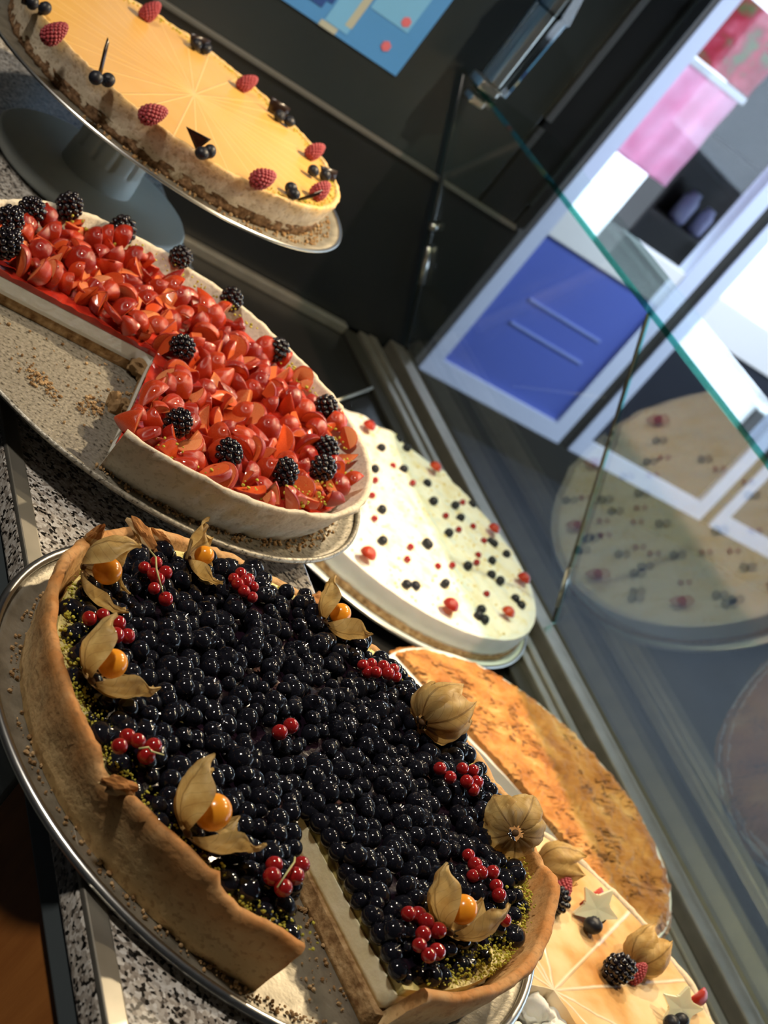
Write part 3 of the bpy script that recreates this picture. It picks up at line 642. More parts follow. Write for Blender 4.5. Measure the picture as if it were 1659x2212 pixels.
sprig(RC+'with a pale stem near the left crust', [(0.4007, 0.5667, 1.1800), (0.4101, 0.5796, 1.1770), (0.4128, 0.5742, 1.1810), (0.4241, 0.5762, 1.1790), (0.4197, 0.5698, 1.1770)], .0045, [(0.4096, 0.5647, 1.1840), (0.4180, 0.5667, 1.1830), (0.4280, 0.5695, 1.1810)])
sprig(RC+'only two berries in the very middle', [(0.5218, 0.6233, 1.1790), (0.5328, 0.6328, 1.1790)], .0050)
sprig(RC+'with a straight yellow stem beside the cut gap', [(0.4877, 0.5156, 1.1780), (0.4829, 0.5058, 1.1790), (0.4884, 0.4998, 1.1790), (0.4982, 0.5096, 1.1800), (0.5076, 0.5213, 1.1780)], .0050, [(0.4968, 0.5175, 1.1850), (0.4878, 0.5048, 1.1850), (0.4811, 0.4957, 1.1820)])
sprig(RC+'in a row beside the closed physalis', [(0.6233, 0.7258, 1.1770), (0.6312, 0.7295, 1.1780), (0.6299, 0.7189, 1.1800), (0.6414, 0.7302, 1.1790), (0.6419, 0.7227, 1.1800), (0.6511, 0.7316, 1.1790), (0.6536, 0.7274, 1.1770), (0.6271, 0.7217, 1.1760)], .0042)
sprig(RC+'near the right edge with a fine dark stalk end', [(0.6570, 0.6423, 1.1790), (0.6651, 0.6384, 1.1780), (0.6791, 0.6492, 1.1800), (0.6911, 0.6527, 1.1790), (0.6791, 0.6387, 1.1790), (0.6910, 0.6429, 1.1780), (0.6852, 0.6353, 1.1770)], .0043)
sprig(RC+'behind the physalis at the lower right end', [(0.6528, 0.5711, 1.1770), (0.6526, 0.5622, 1.1790), (0.6534, 0.5556, 1.1800), (0.6666, 0.5605, 1.1790), (0.6494, 0.5544, 1.1770), (0.6660, 0.5505, 1.1780), (0.6664, 0.5445, 1.1770)], .0045)
sprig(RC+'in front of the physalis at the lower right end', [(0.5770, 0.5061, 1.1790), (0.5873, 0.5096, 1.1770), (0.5893, 0.5042, 1.1790), (0.5965, 0.4997, 1.1790), (0.5831, 0.4939, 1.1790), (0.5768, 0.4850, 1.1790), (0.5813, 0.4794, 1.1790), (0.5904, 0.4847, 1.1780)], .0046)
sprig(RC+'one lone berry at the right end', [(0.6618, 0.5248, 1.1770)], .0046)

# ------------------------------------------------------------------ 2 the strawberry tart behind it
SC = (.5347, 1.028); SZ = CZ-.4890
tag(link('cake_stand', lathe_me('stand', [(0, 0), (.095, 0), (.1, .003), (.098, .008), (.05, .0105), (.045, .0165), (.07, .0185), (.072, .0215), (0, .0215)], M['stand'], 64), None, (*SC, GT+.0008)), 'low round stand hidden under the strawberry tart tray', 'cake stand')
tray('scratched grey tray under the strawberry tart, bare where slices are missing', SC, .1955, SZ, CZ-.4803, M['tray_dark'], .0022)
st = thing('strawberry_tart', 'strawberry tart with pale crust and a part cut away, mid granite shelf', 'tart', (*SC, SZ+.0004))
A2 = (-.012, .008); L2, H2 = 176, 248
lay('biscuit_base', st, M['crumb'], A2, L2-1, H2+1, .163, 0, .0085, seed=13, rough=.0024)
lay('cream_filling', st, M['cream_white'], A2, L2, H2, .161, .0085, .0205, seed=15, rough=.0010)
lay('jelly', st, M['jelly_red'], A2, L2, H2, .166, .0203, .0250, seed=16, amp=.0028, sc=90, over=.0012)
def th2(r, n):
    a0 = cutth(A2, H2, r)-360 if cutth(A2, H2, r) > 0 else cutth(A2, H2, r); a1 = cutth(A2, L2, r); return angles(a0, a1, n)
crust('crust', st, M['crust_pale'], th2(.172, 220), .1665, .1835, .006, lambda a: bl(a, [(0, .0405), (40, .0370), (130, .0370), (180, .040), (250, .0415), (340, .0415)])+.0018*nz(math.cos(a)*8, math.sin(a)*8, 0, 1, 9), seed=18, dent=.0022)
def straw_me(kind, seed):
    bm = bmesh.new(); V, F = sphere(18, 14)
    vs = [bm.verts.new(Vector((x*(.72+.28*z-.12*z*z), y*(.72+.28*z-.12*z*z), z*1.0))) for x, y, z in V]
    for f in F: bm.faces.new([vs[i] for i in f])
    def cut(co, no):
        r = bmesh.ops.bisect_plane(bm, geom=bm.verts[:]+bm.edges[:]+bm.faces[:], plane_co=co, plane_no=no, clear_outer=True)
        ed = [e for e in r['geom_cut'] if isinstance(e, bmesh.types.BMEdge)]
        if ed:
            nf = bmesh.ops.contextual_create(bm, geom=ed)['faces']
            for f in nf: f.material_index = 1
    for c in kind: cut(*c)
    ed = [e for e in bm.edges if len(e.link_faces) == 2 and (e.link_faces[0].material_index == 1 or e.link_faces[1].material_index == 1) and e.calc_face_angle(0) > .5]
    bmesh.ops.bevel(bm, geom=ed, offset=.05, segments=2, affect='EDGES', profile=.6)
    bmesh.ops.triangulate(bm, faces=[f for f in bm.faces if len(f.verts) > 4])
    return fromb('strawberry_piece', bm, [M['straw_skin'], M['straw_cut']], True)
X, Y_, Z_ = Vector((1, 0, 0)), Vector((0, 1, 0)), Vector((0, 0, 1)); O = Vector()
SK = [straw_me(k, 1) for k in ([(O, X)], [(O, X), (O, Y_)], [(O, X), (Z_*.05, Z_)], [(X*.22, X), (X*-.22, -X)], [(O, X), (O, Y_), (Z_*.1, -Z_)], [(Z_*.1, Z_), (O, (X+Z_*.4).normalized())], [(X*.1, (X*.8+Y_*.3).normalized()), (Z_*-.35, -Z_)], [(Z_*-.1, -Z_), (X*.3, X)])]
random.seed(21)
ok_s = lambda p: inside(p, A2, L2, H2, .1655+.0035*(p[0]+p[1] > 0), .0035)
nS = 0; spots = hexspots(.0162, .34, ok_s, .18, .1); spots.sort(key=lambda p: math.hypot(SC[0]+p[0], SC[1]+p[1]))
for i, (x, y) in enumerate(spots):
    z = .0295+random.uniform(-.002, .0055)+(.0035 if math.hypot(x, y) > .155 else 0)
    if i >= 296: break
    link('strawberry_piece', random.choice(SK[1:7]+SK[1:2]*2+SK[4:7]), st, (x, y, z), rq(), random.uniform(.0115, .0165)*(.85 if math.hypot(x, y) > .155 else 1))
random.seed(6); cr = []
for a0, a1, n, r0, r1, z in ((-60, 40, 150, .145, .165, .033), (40, 130, 90, .15, .165, .034), (-110, -60, 40, .15, .163, .034)):
    for i in range(n):
        a = math.radians(random.uniform(a0, a1)); r = random.uniform(r0, r1); cr.append((r*math.cos(a), r*math.sin(a), z+random.uniform(-.001, .006), random.uniform(.0007, .0017)))
crumbs('pistachio_crumbs', cr, M['pistachio'], st)
cr = []
for i in range(700):
    if i < 460: a = math.radians(random.uniform(-118, 10)); r = .1655+abs(random.gauss(0, .0045))+(.006 if -60 < math.degrees(a) < 0 else 0)*random.random()
    else:
        a = math.radians(random.uniform(178, 246)); r = random.uniform(.03, .15) if i > 640 else random.choice((random.gauss(.10, .012), random.gauss(.13, .006)))
        if i <= 640: a = math.radians(random.gauss(212, 4) if r > .12 else random.gauss(226, 3))
    cr.append((r*math.cos(a), r*math.sin(a), .0008, random.uniform(.0005, .0016)))
crumbs('pastry_crumbs', cr, M['crumb'], st)
random.seed(9)
for i, (p, s) in enumerate((((-0.0085, 0.0207, 0.0126), .0075), ((-0.0001, 0.0322, 0.0186), .0065), ((-0.0166, 0.0077, 0.0066), .008), ((-0.0209, 0.0152, 0.0036), .006), ((-0.0121, 0.0012, 0.0056), .007), ((-0.0489, -0.0610, 0.0046), .007), ((-0.0397, -0.0595, 0.0046), .006))):
    link('broken_biscuit', chunk(s, i, M['crumb']), st, p, rq(), (s*1.3, s, s*.8))
BK = 'blackberry on strawberry tart, '
for (p, r, lb) in (((0.3919, 1.0997, 1.1915), .0115, 'at the left picture edge, upper of two'), ((0.4162, 1.1400, 1.1915), .0112, 'just right of the two at the left picture edge'), ((0.4570, 1.1857, 1.1915), .0118, 'at the far left against the far crust'), ((0.3850, 1.0591, 1.1920), .0118, 'at the left picture edge, lower of two'), ((0.5105, 1.1956, 1.1920), .0120, 'long one in front of the pale stand foot'), ((0.5713, 1.2032, 1.1920), .0105, 'on the far edge right of the long one'),
    ((0.6192, 1.1735, 1.1910), .0105, 'at the far crust before the grey wall rail'), ((0.5352, 1.0319, 1.1920), .0100, 'at the inner corner of the missing quarter'), ((0.6542, 1.1178, 1.1910), .0105, 'at the far crust above the middle'), ((0.6860, 1.0528, 1.1910), .0105, 'by the far crust above the right end'), ((0.5059, 0.9120, 1.1900), .0105, 'sunk between pieces near the cut edge at the front'), ((0.5452, 0.8981, 1.1920), .0108, 'large one near the front crust'), ((0.5994, 0.9078, 1.1920), .0104, 'at the front right, single'), ((0.6638, 0.9798, 1.1910), .0100, 'upper of the touching pair, right end'), ((0.6454, 0.9407, 1.1930), .0108, 'lower of the touching pair, right end')):
    single('blackberry', BLK, p, r, BK+lb, 'blackberry')

# ------------------------------------------------------------------ 3 the cheesecake on its stand
CC = (.5876, 1.445); TZ = CZ-.4140
fs = thing('cake_stand', 'pale plastic cake stand with a broad foot carrying the yellow cheesecake', 'cake stand', (.553, 1.422, GT+.0008))
link('foot', lathe_me('foot', [(0, 0), (.1, 0), (.104, .004), (.104, .0125), (.101, .0155), (0, .0165)], M['stand'], 96), fs)
V = []; F = []; n = 96
prof = [(.0385, .015), (.0375, .036), (.0368, .037), (.0365, .040), (.0355, .09), (.052, .0935), (.055, .0965), (0, .0965)]
for i in range(n):
    a = 2*PI*i/n; g = max(0, math.cos(a*11))**6
    for k, (r, z) in enumerate(prof): V.append(((r-(.0035*g if k in (3, 4) else 0))*math.cos(a), (r-(.0035*g if k in (3, 4) else 0))*math.sin(a), z))
k = len(prof)
for i in range(n): F += [(i*k+q, ((i+1) % n)*k+q, ((i+1) % n)*k+q+1, i*k+q+1) for q in range(k-1)]
link('pedestal', mesh('pedestal', V, F, M['stand']), fs)
tray('thin bright rimmed tray under the yellow cheesecake', CC, .2065, TZ, CZ-.4085, M['tray'], .0018)
ck = thing('cheesecake', 'whole yellow glazed cheesecake on the raised stand at the far end of the shelf', 'cake', (*CC, TZ+.0004))
def glaze_mat(name, stops, line, x0, y0, nl, width, sc, bumpd, tone):
    m, nt, b = nodes(name); setp(b, r=.30, ss=.1, sp=.4); tc = N(nt, 'TexCoord'); sx = N(nt, 'SeparateXYZ'); nt.links.new(tc.outputs['Object'], sx.inputs[0])
    t = N(nt, 'TexNoise'); t.inputs['Scale'].default_value = sc; t.inputs['Detail'].default_value = 5; nt.links.new(tc.outputs['Object'], t.inputs['Vector'])
    base = ramp(nt, t.outputs['Fac'], stops)
    dx = mth(nt, 'SUBTRACT', sx.outputs[0], x0); dy = mth(nt, 'SUBTRACT', sx.outputs[1], y0); an = mth(nt, 'ARCTAN2', dy, dx)
    rr = mth(nt, 'SQRT', mth(nt, 'ADD', mth(nt, 'MULTIPLY', dx, dx), mth(nt, 'MULTIPLY', dy, dy)))
    k = mth(nt, 'DIVIDE', an, 2*PI/nl); fl = mth(nt, 'FLOOR', k)
    wn = N(nt, 'TexWhiteNoise', noise_dimensions='1D'); nt.links.new(fl, wn.inputs['W'])
    off = mth(nt, 'MULTIPLY_ADD', wn.outputs['Value'], .5, .25)
    d = mth(nt, 'MULTIPLY', mth(nt, 'ABSOLUTE', mth(nt, 'SUBTRACT', mth(nt, 'FRACT', k), off)), mth(nt, 'MULTIPLY', rr, 2*PI/nl))
    l = mth(nt, 'MULTIPLY', mth(nt, 'SUBTRACT', 1.0, mth(nt, 'MINIMUM', mth(nt, 'DIVIDE', d, width), 1.0)), tone)
    nt.links.new(mixcol(nt, l, base.outputs[0], line), b.inputs['Base Color'])
    bp = N(nt, 'Bump'); bp.inputs['Strength'].default_value = .6; bp.inputs['Distance'].default_value = bumpd
    nt.links.new(mth(nt, 'ADD', l, mth(nt, 'MULTIPLY', t.outputs['Fac'], .25)), bp.inputs['Height']); nt.links.new(bp.outputs[0], b.inputs['Normal'])
    return m
M['glaze'] = glaze_mat('amber_cake_glaze', [(.3, (.60, .335, .075)), (.7, (.66, .39, .11))], (.80, .55, .24), .004, -.012, 34, .0013, 14, .0010, .8)
lay('dark_biscuit_base', ck, M['crumb_dark'], (0, 0), None, None, .1768, 0, .0105, 180, seed=31, rough=.0036)
lay('cake_body', ck, M['crust_cheese'], (0, 0), None, None, .1755, .0055, .0325, 200, seed=33, rough=.0024, over=.002)
lay('glaze', ck, M['glaze'], (0, 0), None, None, .176, .0300, .0335, 160, amp=.0003, seed=34)
crust('cake_rim', ck, M['crust_cheese'], angles(0, 360, 240), .175, .1815, .006, lambda a: .0358+.0010*nz(math.cos(a)*10, math.sin(a)*10, 0, 1, 5), True, seed=36, dent=.0020)
for f_ in ck.children:
    if f_.name.startswith('cake_rim'): f_.data.transform(Matrix.Translation((0, 0, 0)))
random.seed(8); cr = []
for i in range(420):
    a = math.radians(random.uniform(-75, 110)); r = .178-abs(random.gauss(0, .007)); cr.append((r*math.cos(a), r*math.sin(a), .0345, random.uniform(.0005, .0013)))
crumbs('pistachio_crumbs', cr, M['pistachio'], ck)
cr = [((lambda r, a: (r*math.cos(a), r*math.sin(a), .001, random.uniform(.0006, .0019)))(random.uniform(.177, .193), math.radians(random.uniform(-60, 10) if i > 90 else random.uniform(-130, -60)))) for i in range(240)]
crumbs('pastry_crumbs', cr, M['crumb'], ck)
RB = 'raspberry on yellow cheesecake, '
for (p, d, r, lb) in (((0.4153, 1.3277, 1.2705), (.5, .2, .9), .0115, 'near side at the left picture edge'), ((0.5644, 1.5827, 1.2705), (.4, .3, .9), .0115, 'farthest one at the top of the picture'), ((0.6785, 1.5449, 1.2700), (.6, .2, .8), .0108, 'on the far rim left of the dark chocolate square'), ((0.5040, 1.2687, 1.2705), (.8, .3, .6), .0118, 'near rim between chocolate stick and triangle'),
    ((0.6223, 1.2687, 1.2710), (.8, .5, .5), .0122, 'large one on the near rim towards the right end'), ((0.7411, 1.4526, 1.2700), (.6, .4, .7), .0105, 'far rim at the right end'), ((0.7111, 1.3359, 1.2700), (.5, .5, .7), .0108, 'rightmost one, behind a thin chocolate spike')):
    single('raspberry', RSP, p, r, RB+lb, 'raspberry', upq(d))
BP = 'blueberry on yellow cheesecake, '
for (p, lb) in (((0.4040, 1.3884, 1.2665), 'left of a touching pair at the top left corner'), ((0.4167, 1.3923, 1.2670), 'right of a touching pair at the top left corner'), ((0.6247, 1.5834, 1.2665), 'left of the pair at the far rim near the top'), ((0.6385, 1.5892, 1.2665), 'right of the pair at the far rim near the top'), ((0.4523, 1.2882, 1.2665), 'half hidden behind the near rim at the upright chocolate stick'), ((0.4652, 1.2973, 1.2675), 'right of the upright chocolate stick'),
    ((0.7148, 1.5130, 1.2665), 'left of the pair before the far chocolate square'), ((0.7283, 1.5148, 1.2665), 'right of the pair before the far chocolate square'), ((0.5536, 1.2527, 1.2670), 'left of the pair at the chocolate triangle'), ((0.5653, 1.2679, 1.2675), 'right of the pair at the chocolate triangle'), ((0.7224, 1.3937, 1.2670), 'left of the pair behind the last raspberry'), ((0.7398, 1.4015, 1.2670), 'right of the pair behind the last raspberry'), ((0.6672, 1.3017, 1.2665), 'upper of the pair near the chocolate spike'), ((0.6655, 1.2881, 1.2670), 'lower of the pair near the chocolate spike')):
    single('blueberry', BD, p, .0064, BP+lb, 'blueberry')
def shard(label, pts, th=.0011):                                         # a thin bent plate through world points
    p = [Vector(q) for q in pts]; n = (p[1]-p[0]).cross(p[2]-p[0]).normalized(); c = sum(p, Vector())/len(p); k = len(p)
    V = []
    for f in (1, .5):
        V += [c+(q-c)*f+n*(.0018*(1-f)) for q in p]
    V.append(c+n*.0014); F = [(i, (i+1) % k, k+(i+1) % k, k+i) for i in range(k)]+[(k+i, k+(i+1) % k, 2*k) for i in range(k)]
    o = link('chocolate_shard', mesh('shard', [v-c for v in V], F, M['chocolate'], True), None, c)
    md = o.modifiers.new('thick', 'SOLIDIFY'); md.thickness = th; return tag(o, label, 'chocolate')
CH = 'dark chocolate on yellow cheesecake, '
zc = -.3795
shard(CH+'triangle standing on the near rim', [(0.5567, 1.2720, 1.2605), (0.5392, 1.2797, 1.2726), (0.5611, 1.2701, 1.2770)])
shard(CH+'thin stick standing upright at the near rim', [(0.4633, 1.3174, 1.2605), (0.4671, 1.3200, 1.2605), (0.4574, 1.3235, 1.2890), (0.4544, 1.3245, 1.2919), (0.4558, 1.3201, 1.2833)])
shard(CH+'square standing on the far rim above a blueberry pair', [(0.7068, 1.5275, 1.2605), (0.7278, 1.5254, 1.2605), (0.7265, 1.5260, 1.2758), (0.7019, 1.5298, 1.2756)])
shard(CH+'square standing at the farthest rim near the top', [(0.6229, 1.5910, 1.2605), (0.6402, 1.5962, 1.2605), (0.6407, 1.5960, 1.2752), (0.6163, 1.5935, 1.2717)])
shard(CH+'dark square at the right end behind two blueberries', [(0.7449, 1.4170, 1.2605), (0.7625, 1.4185, 1.2605), (0.7587, 1.4206, 1.2726), (0.7390, 1.4201, 1.2688)])
shard(CH+'thin spike leaning in front of the rightmost raspberry', [(0.6774, 1.2980, 1.2610), (0.6845, 1.3031, 1.2610), (0.6920, 1.2968, 1.2764), (0.6918, 1.2969, 1.2817)])
shard(CH+'brown curl at the top left corner', [(0.3965, 1.3890, 1.2605), (0.4045, 1.3937, 1.2605), (0.4043, 1.3938, 1.2701), (0.3927, 1.3901, 1.2702)])

# ------------------------------------------------------------------ 4 the white cream cake by the glass
WC = (1.154, 1.483)
tag(link('cake_stand', lathe_me('stand', [(0, 0), (.17, 0), (.172, .004), (.172, .015), (0, .0155)], M['dark_rubber'], 64), None, (*WC, CZ-.7648)), 'flat dark round base under the white cake tray', 'cake stand')
tray('pale round board with a bright rim under the white cream cake', (WC[0]-.006, WC[1]-.004), .2330, CZ-.7487, CZ-.7440, M['stand'], .0022)
wc = thing('cream_cake', 'whole white cream cake scattered with berries, behind the slanted glass', 'cake', (*WC, CZ-.7483))
lay('biscuit_base', wc, M['crumb'], (0, 0), None, None, .2195, 0, .008, 160, seed=41, rough=.002)
lay('cream_side', wc, M['cream_white'], (0, 0), None, None, .2175, .0065, .0345, 160, seed=43, rough=.0012, over=.0015)
def topz(x, y):
    r = math.hypot(x, y); e = max(0, (r-.15)/.065); far = .5+.5*math.cos(math.atan2(y, x)-.9)
    return .0355+.0026*nz(x, y, 0, 38, 3)+.0022*nz(x, y, 0, 95, 5)+.0085*far*e*max(0, nz(x, y, 0, 34, 9)+.35)-.0035*max(0, (r-.208)/.008)
layer('cream_topping', wc, M['cream_top'], angles(0, 360, 260), lambda a: .2165+.0022*nz(math.cos(a)*6, math.sin(a)*6, 0, 1, 2), .0325, topz, (0, 0), True, nt=70, seed=44)
random.seed(14); cr = []
for i in range(420):
    a = random.uniform(0, 2*PI); r = .21*math.sqrt(random.random()); x, y = r*math.cos(a), r*math.sin(a); cr.append((x, y, topz(x, y), random.uniform(.0008, .0026)))
M['almond'] = flat('almond_flake', (.74, .60, .28), .6); crumbs('almond_flakes', cr, M['almond'], wc)
WB = 'red strawberry half on white cream cake, '
for (p, r, lb) in (((1.1550, 1.6603, 0.9365), .0125, 'farthest one beside the strawberry tart crust'), ((1.2645, 1.6332, 0.9375), .0120, 'second along the far rim'), ((1.3314, 1.5346, 0.9375), .0115, 'third along the far rim'), ((1.3410, 1.4365, 0.9370), .0125, 'fourth along the far rim, near the right end'), ((1.1495, 1.2917, 0.9365), .0140, 'large one near the front'), ((1.2656, 1.3350, 0.9360), .0120, 'at the front right end'), ((1.0340, 1.3256, 0.9365), .0140, 'at the left, next to the strawberry tart tray')):
    t = tag(link('strawberry_half', SK[0], None, p, upq((.05, -.05, -1)) @ Matrix.Rotation(-PI/2, 4, 'Y').to_quaternion(), r), WB+lb, 'strawberry')
for p, lb in (((1.1765, 1.5917, 0.9305), 'tiny redcurrant on white cream cake, left of the second far-rim strawberry half'), ((1.2037, 1.5703, 0.9305), 'tiny redcurrant on white cream cake, below left of the second far-rim strawberry half'), ((1.0846, 1.4271, 0.9305), 'tiny redcurrant on white cream cake, nearer above the left side strawberry half'), ((1.1010, 1.4829, 0.9305), 'tiny redcurrant on white cream cake, farther above the left side strawberry half'), ((1.2430, 1.5221, 0.9305), 'tiny redcurrant on white cream cake, below the second far-rim strawberry half'), ((1.2959, 1.5289, 0.9305), 'tiny redcurrant on white cream cake, nearer left of the third far-rim strawberry half'), ((1.2573, 1.5007, 0.9305), 'tiny redcurrant on white cream cake, farther left of the third far-rim strawberry half'), ((1.3040, 1.5028, 0.9305), 'tiny redcurrant on white cream cake, nearest below left of the third far-rim strawberry half'), ((1.2730, 1.4565, 0.9305), 'tiny redcurrant on white cream cake, second nearest below left of the third far-rim strawberry half'), ((1.2610, 1.4353, 0.9305), 'tiny redcurrant on white cream cake, third nearest below left of the third far-rim strawberry half'), ((1.1142, 1.3650, 0.9305), 'tiny redcurrant on white cream cake, nearer right of the left side strawberry half'), ((1.1325, 1.3984, 0.9305), 'tiny redcurrant on white cream cake, farther right of the left side strawberry half'), ((1.2027, 1.3995, 0.9305), 'tiny redcurrant on white cream cake, nearer above the largest front strawberry half'), ((1.1708, 1.3813, 0.9305), 'tiny redcurrant on white cream cake, farther above the largest front strawberry half'), ((1.2474, 1.3669, 0.9305), 'tiny redcurrant on white cream cake, above left of the right end strawberry half'), ((1.3002, 1.5840, 0.9305), 'tiny redcurrant on white cream cake, above left of the third far-rim strawberry half'), ((1.1225, 1.5276, 0.9305), 'tiny redcurrant on white cream cake, below the farthest strawberry half')):
    single('redcurrant', SB, p, .0045, lb, 'redcurrant', None, 'small redcurrants on the white cream cake')
for p, lb in (((1.1679, 1.6258, 0.9315), 'small blueberry on white cream cake, nearer below right of the farthest strawberry half'), ((1.2176, 1.6781, 0.9315), 'small blueberry on white cream cake, farther below right of the farthest strawberry half'), ((1.1960, 1.5952, 0.9315), 'small blueberry on white cream cake, left of the second far-rim strawberry half'), ((1.2354, 1.5871, 0.9315), 'small blueberry on white cream cake, below left of the second far-rim strawberry half'), ((1.2302, 1.5454, 0.9315), 'small blueberry on white cream cake, below the second far-rim strawberry half'), ((1.2776, 1.5637, 0.9315), 'small blueberry on white cream cake, below right of the second far-rim strawberry half'), ((1.3206, 1.5905, 0.9315), 'small blueberry on white cream cake, above left of the third far-rim strawberry half'), ((1.2745, 1.5347, 0.9315), 'small blueberry on white cream cake, nearer left of the third far-rim strawberry half'), ((1.2291, 1.4773, 0.9315), 'small blueberry on white cream cake, farther left of the third far-rim strawberry half'), ((1.1076, 1.4574, 0.9315), 'small blueberry on white cream cake, above the left side strawberry half'), ((1.0806, 1.3818, 0.9315), 'small blueberry on white cream cake, above right of the left side strawberry half'), ((1.1692, 1.4252, 0.9315), 'small blueberry on white cream cake, nearer right of the left side strawberry half'), ((1.1713, 1.4226, 0.9315), 'small blueberry on white cream cake, farther right of the left side strawberry half'), ((1.0896, 1.3057, 0.9315), 'small blueberry on white cream cake, below right of the left side strawberry half'), ((1.1056, 1.3111, 0.9315), 'small blueberry on white cream cake, above left of the largest front strawberry half'), ((1.1677, 1.3464, 0.9315), 'small blueberry on white cream cake, above the largest front strawberry half'), ((1.2355, 1.4145, 0.9315), 'small blueberry on white cream cake, above right of the largest front strawberry half'), ((1.3181, 1.5073, 0.9315), 'small blueberry on white cream cake, nearest below the third far-rim strawberry half'), ((1.3237, 1.5064, 0.9315), 'small blueberry on white cream cake, second nearest below the third far-rim strawberry half'), ((1.2975, 1.4569, 0.9315), 'small blueberry on white cream cake, third nearest below the third far-rim strawberry half'), ((1.2931, 1.4146, 0.9315), 'small blueberry on white cream cake, nearer left of the fourth far-rim strawberry half'), ((1.2796, 1.4197, 0.9315), 'small blueberry on white cream cake, farther left of the fourth far-rim strawberry half'), ((1.3411, 1.4932, 0.9315), 'small blueberry on white cream cake, below right of the third far-rim strawberry half'), ((1.3124, 1.3762, 0.9315), 'small blueberry on white cream cake, nearer above right of the right end strawberry half'), ((1.3061, 1.3857, 0.9315), 'small blueberry on white cream cake, farther above right of the right end strawberry half'), ((1.2142, 1.3028, 0.9315), 'small blueberry on white cream cake, nearer left of the right end strawberry half'), ((1.2179, 1.3231, 0.9315), 'small blueberry on white cream cake, farther left of the right end strawberry half'), ((1.2043, 1.3048, 0.9315), 'small blueberry on white cream cake, right of the largest front strawberry half'), ((1.2286, 1.6644, 0.9315), 'small blueberry on white cream cake, above left of the second far-rim strawberry half'), ((1.1309, 1.5553, 0.9315), 'small blueberry on white cream cake, below the farthest strawberry half')):
    single('blueberry', BD, p, .0062, lb, 'blueberry', None, 'blueberries on the white cream cake')
# ------------------------------------------------------------------ 5 the brown meringue pie and 6 the pale meringue tart
MC = (1.145, 1.010)
tray('thin tray under the cut brown meringue pie', MC, .205, CZ-.7640, CZ-.7590, M['tray'], .002)
mp = thing('meringue_pie', 'brown toasted meringue pie with a large part cut away, next to the glass sill', 'pie', (*MC, CZ-.7636))
A5 = (-.002, -.020); L5, H5 = 134, 290
lay('pastry_base', mp, M['crust_far'], A5, L5+5, H5, .197, 0, .009, 120, seed=51)
lay('white_meringue', mp, M['cream_white'], A5, L5+2, H5, .198, .009, .034, 140, seed=53, rough=.003, over=.001)
lay('white_meringue', mp, M['cream_white'], A5, L5-4, H5, .198, .033, .050, 140, seed=54, rough=.003, over=.001)
def mer_mat(name, stops, crack, sc, st_):
    m, nt, b = nodes(name); setp(b, r=.55, sp=.3, ss=.08); tc = N(nt, 'TexCoord'); mp_ = N(nt, 'Mapping'); mp_.inputs['Scale'].default_value = st_; mp_.inputs['Rotation'].default_value = (0, 0, .5); nt.links.new(tc.outputs['Object'], mp_.inputs[0])
    t = N(nt, 'TexNoise'); t.inputs['Scale'].default_value = sc; t.inputs['Detail'].default_value = 8; nt.links.new(tc.outputs['Object'], t.inputs['Vector'])
    t2 = N(nt, 'TexNoise'); t2.inputs['Scale'].default_value = sc*.9; t2.inputs['Detail'].default_value = 6; t2.inputs['Distortion'].default_value = .8; nt.links.new(mp_.outputs[0], t2.inputs['Vector'])
    r = ramp(nt, t.outputs['Fac'], stops)
    cr_ = mth(nt, 'SUBTRACT', 1.0, mth(nt, 'MINIMUM', mth(nt, 'MULTIPLY', mth(nt, 'ABSOLUTE', mth(nt, 'SUBTRACT', t2.outputs['Fac'], .52)), 42), 1.0))
    t3 = N(nt, 'TexNoise'); t3.inputs['Scale'].default_value = sc*.6; nt.links.new(tc.outputs['Object'], t3.inputs['Vector'])
    cf = mth(nt, 'MULTIPLY', mth(nt, 'MULTIPLY', cr_, mth(nt, 'GREATER_THAN', t3.outputs['Fac'], .51)), crack)
    nt.links.new(mixcol(nt, cf, r.outputs[0], (.085, .026, .007)), b.inputs['Base Color'])
    bp = N(nt, 'Bump'); bp.inputs['Strength'].default_value = .9; bp.inputs['Distance'].default_value = .005
    nt.links.new(mth(nt, 'SUBTRACT', t2.outputs['Fac'], cf), bp.inputs['Height']); nt.links.new(bp.outputs[0], b.inputs['Normal']); return m
M['toasted'] = mer_mat('toasted_meringue', [(.28, (.30, .105, .022)), (.45, (.46, .19, .045)), (.60, (.58, .28, .08)), (.76, (.72, .46, .2))], .9, 30, (1, 3.8, 1))
def mz(x, y): return .0560+.0036*nz(x, y, 0, 26, 4)+.0050*abs(nz(x*.6+y*.4, (y-x)*1.6, 0, 55, 6))+.0018*nz(x, y, 0, 120, 8)-.010*max(0, (math.hypot(x, y)-.178)/.022)**2
layer('toasted_top', mp, M['toasted'], ths(A5, L5-8, H5+1, .201, 200), lambda a: .201+.004*nz(math.cos(a)*4, math.sin(a)*4, 0, 1, 7), .0475, mz, A5, False, nt=90, rough=.002, seed=55)
LC = (.8860, .6210); LZ = CZ-.6520
ls = thing('cake_stand', 'stand half hidden under the pale meringue tart at the lower right', 'cake stand', (*LC, CZ-.7648))
link('foot', lathe_me('foot', [(0, 0), (.1, 0), (.104, .004), (.102, .012), (0, .013)], M['stand'], 64), ls); link('pedestal', lathe_me('pedestal', [(.038, .012), (.034, .1), (.06, .109), (.06, .1115), (0, .1115)], M['stand'], 48), ls)
tray('tray under the pale meringue tart on its stand', LC, .2090, LZ, LZ+.006, M['tray'], .002)
lt = thing('meringue_tart', 'pale meringue tart with score lines and fruit around the edge, at the lower right', 'tart', (*LC, LZ+.0004))
A6 = (.003, .006); L6, H6 = -178, -72
lay('pastry_base', lt, M['crumb'], A6, L6, H6, .196, 0, .010, 120, seed=61)
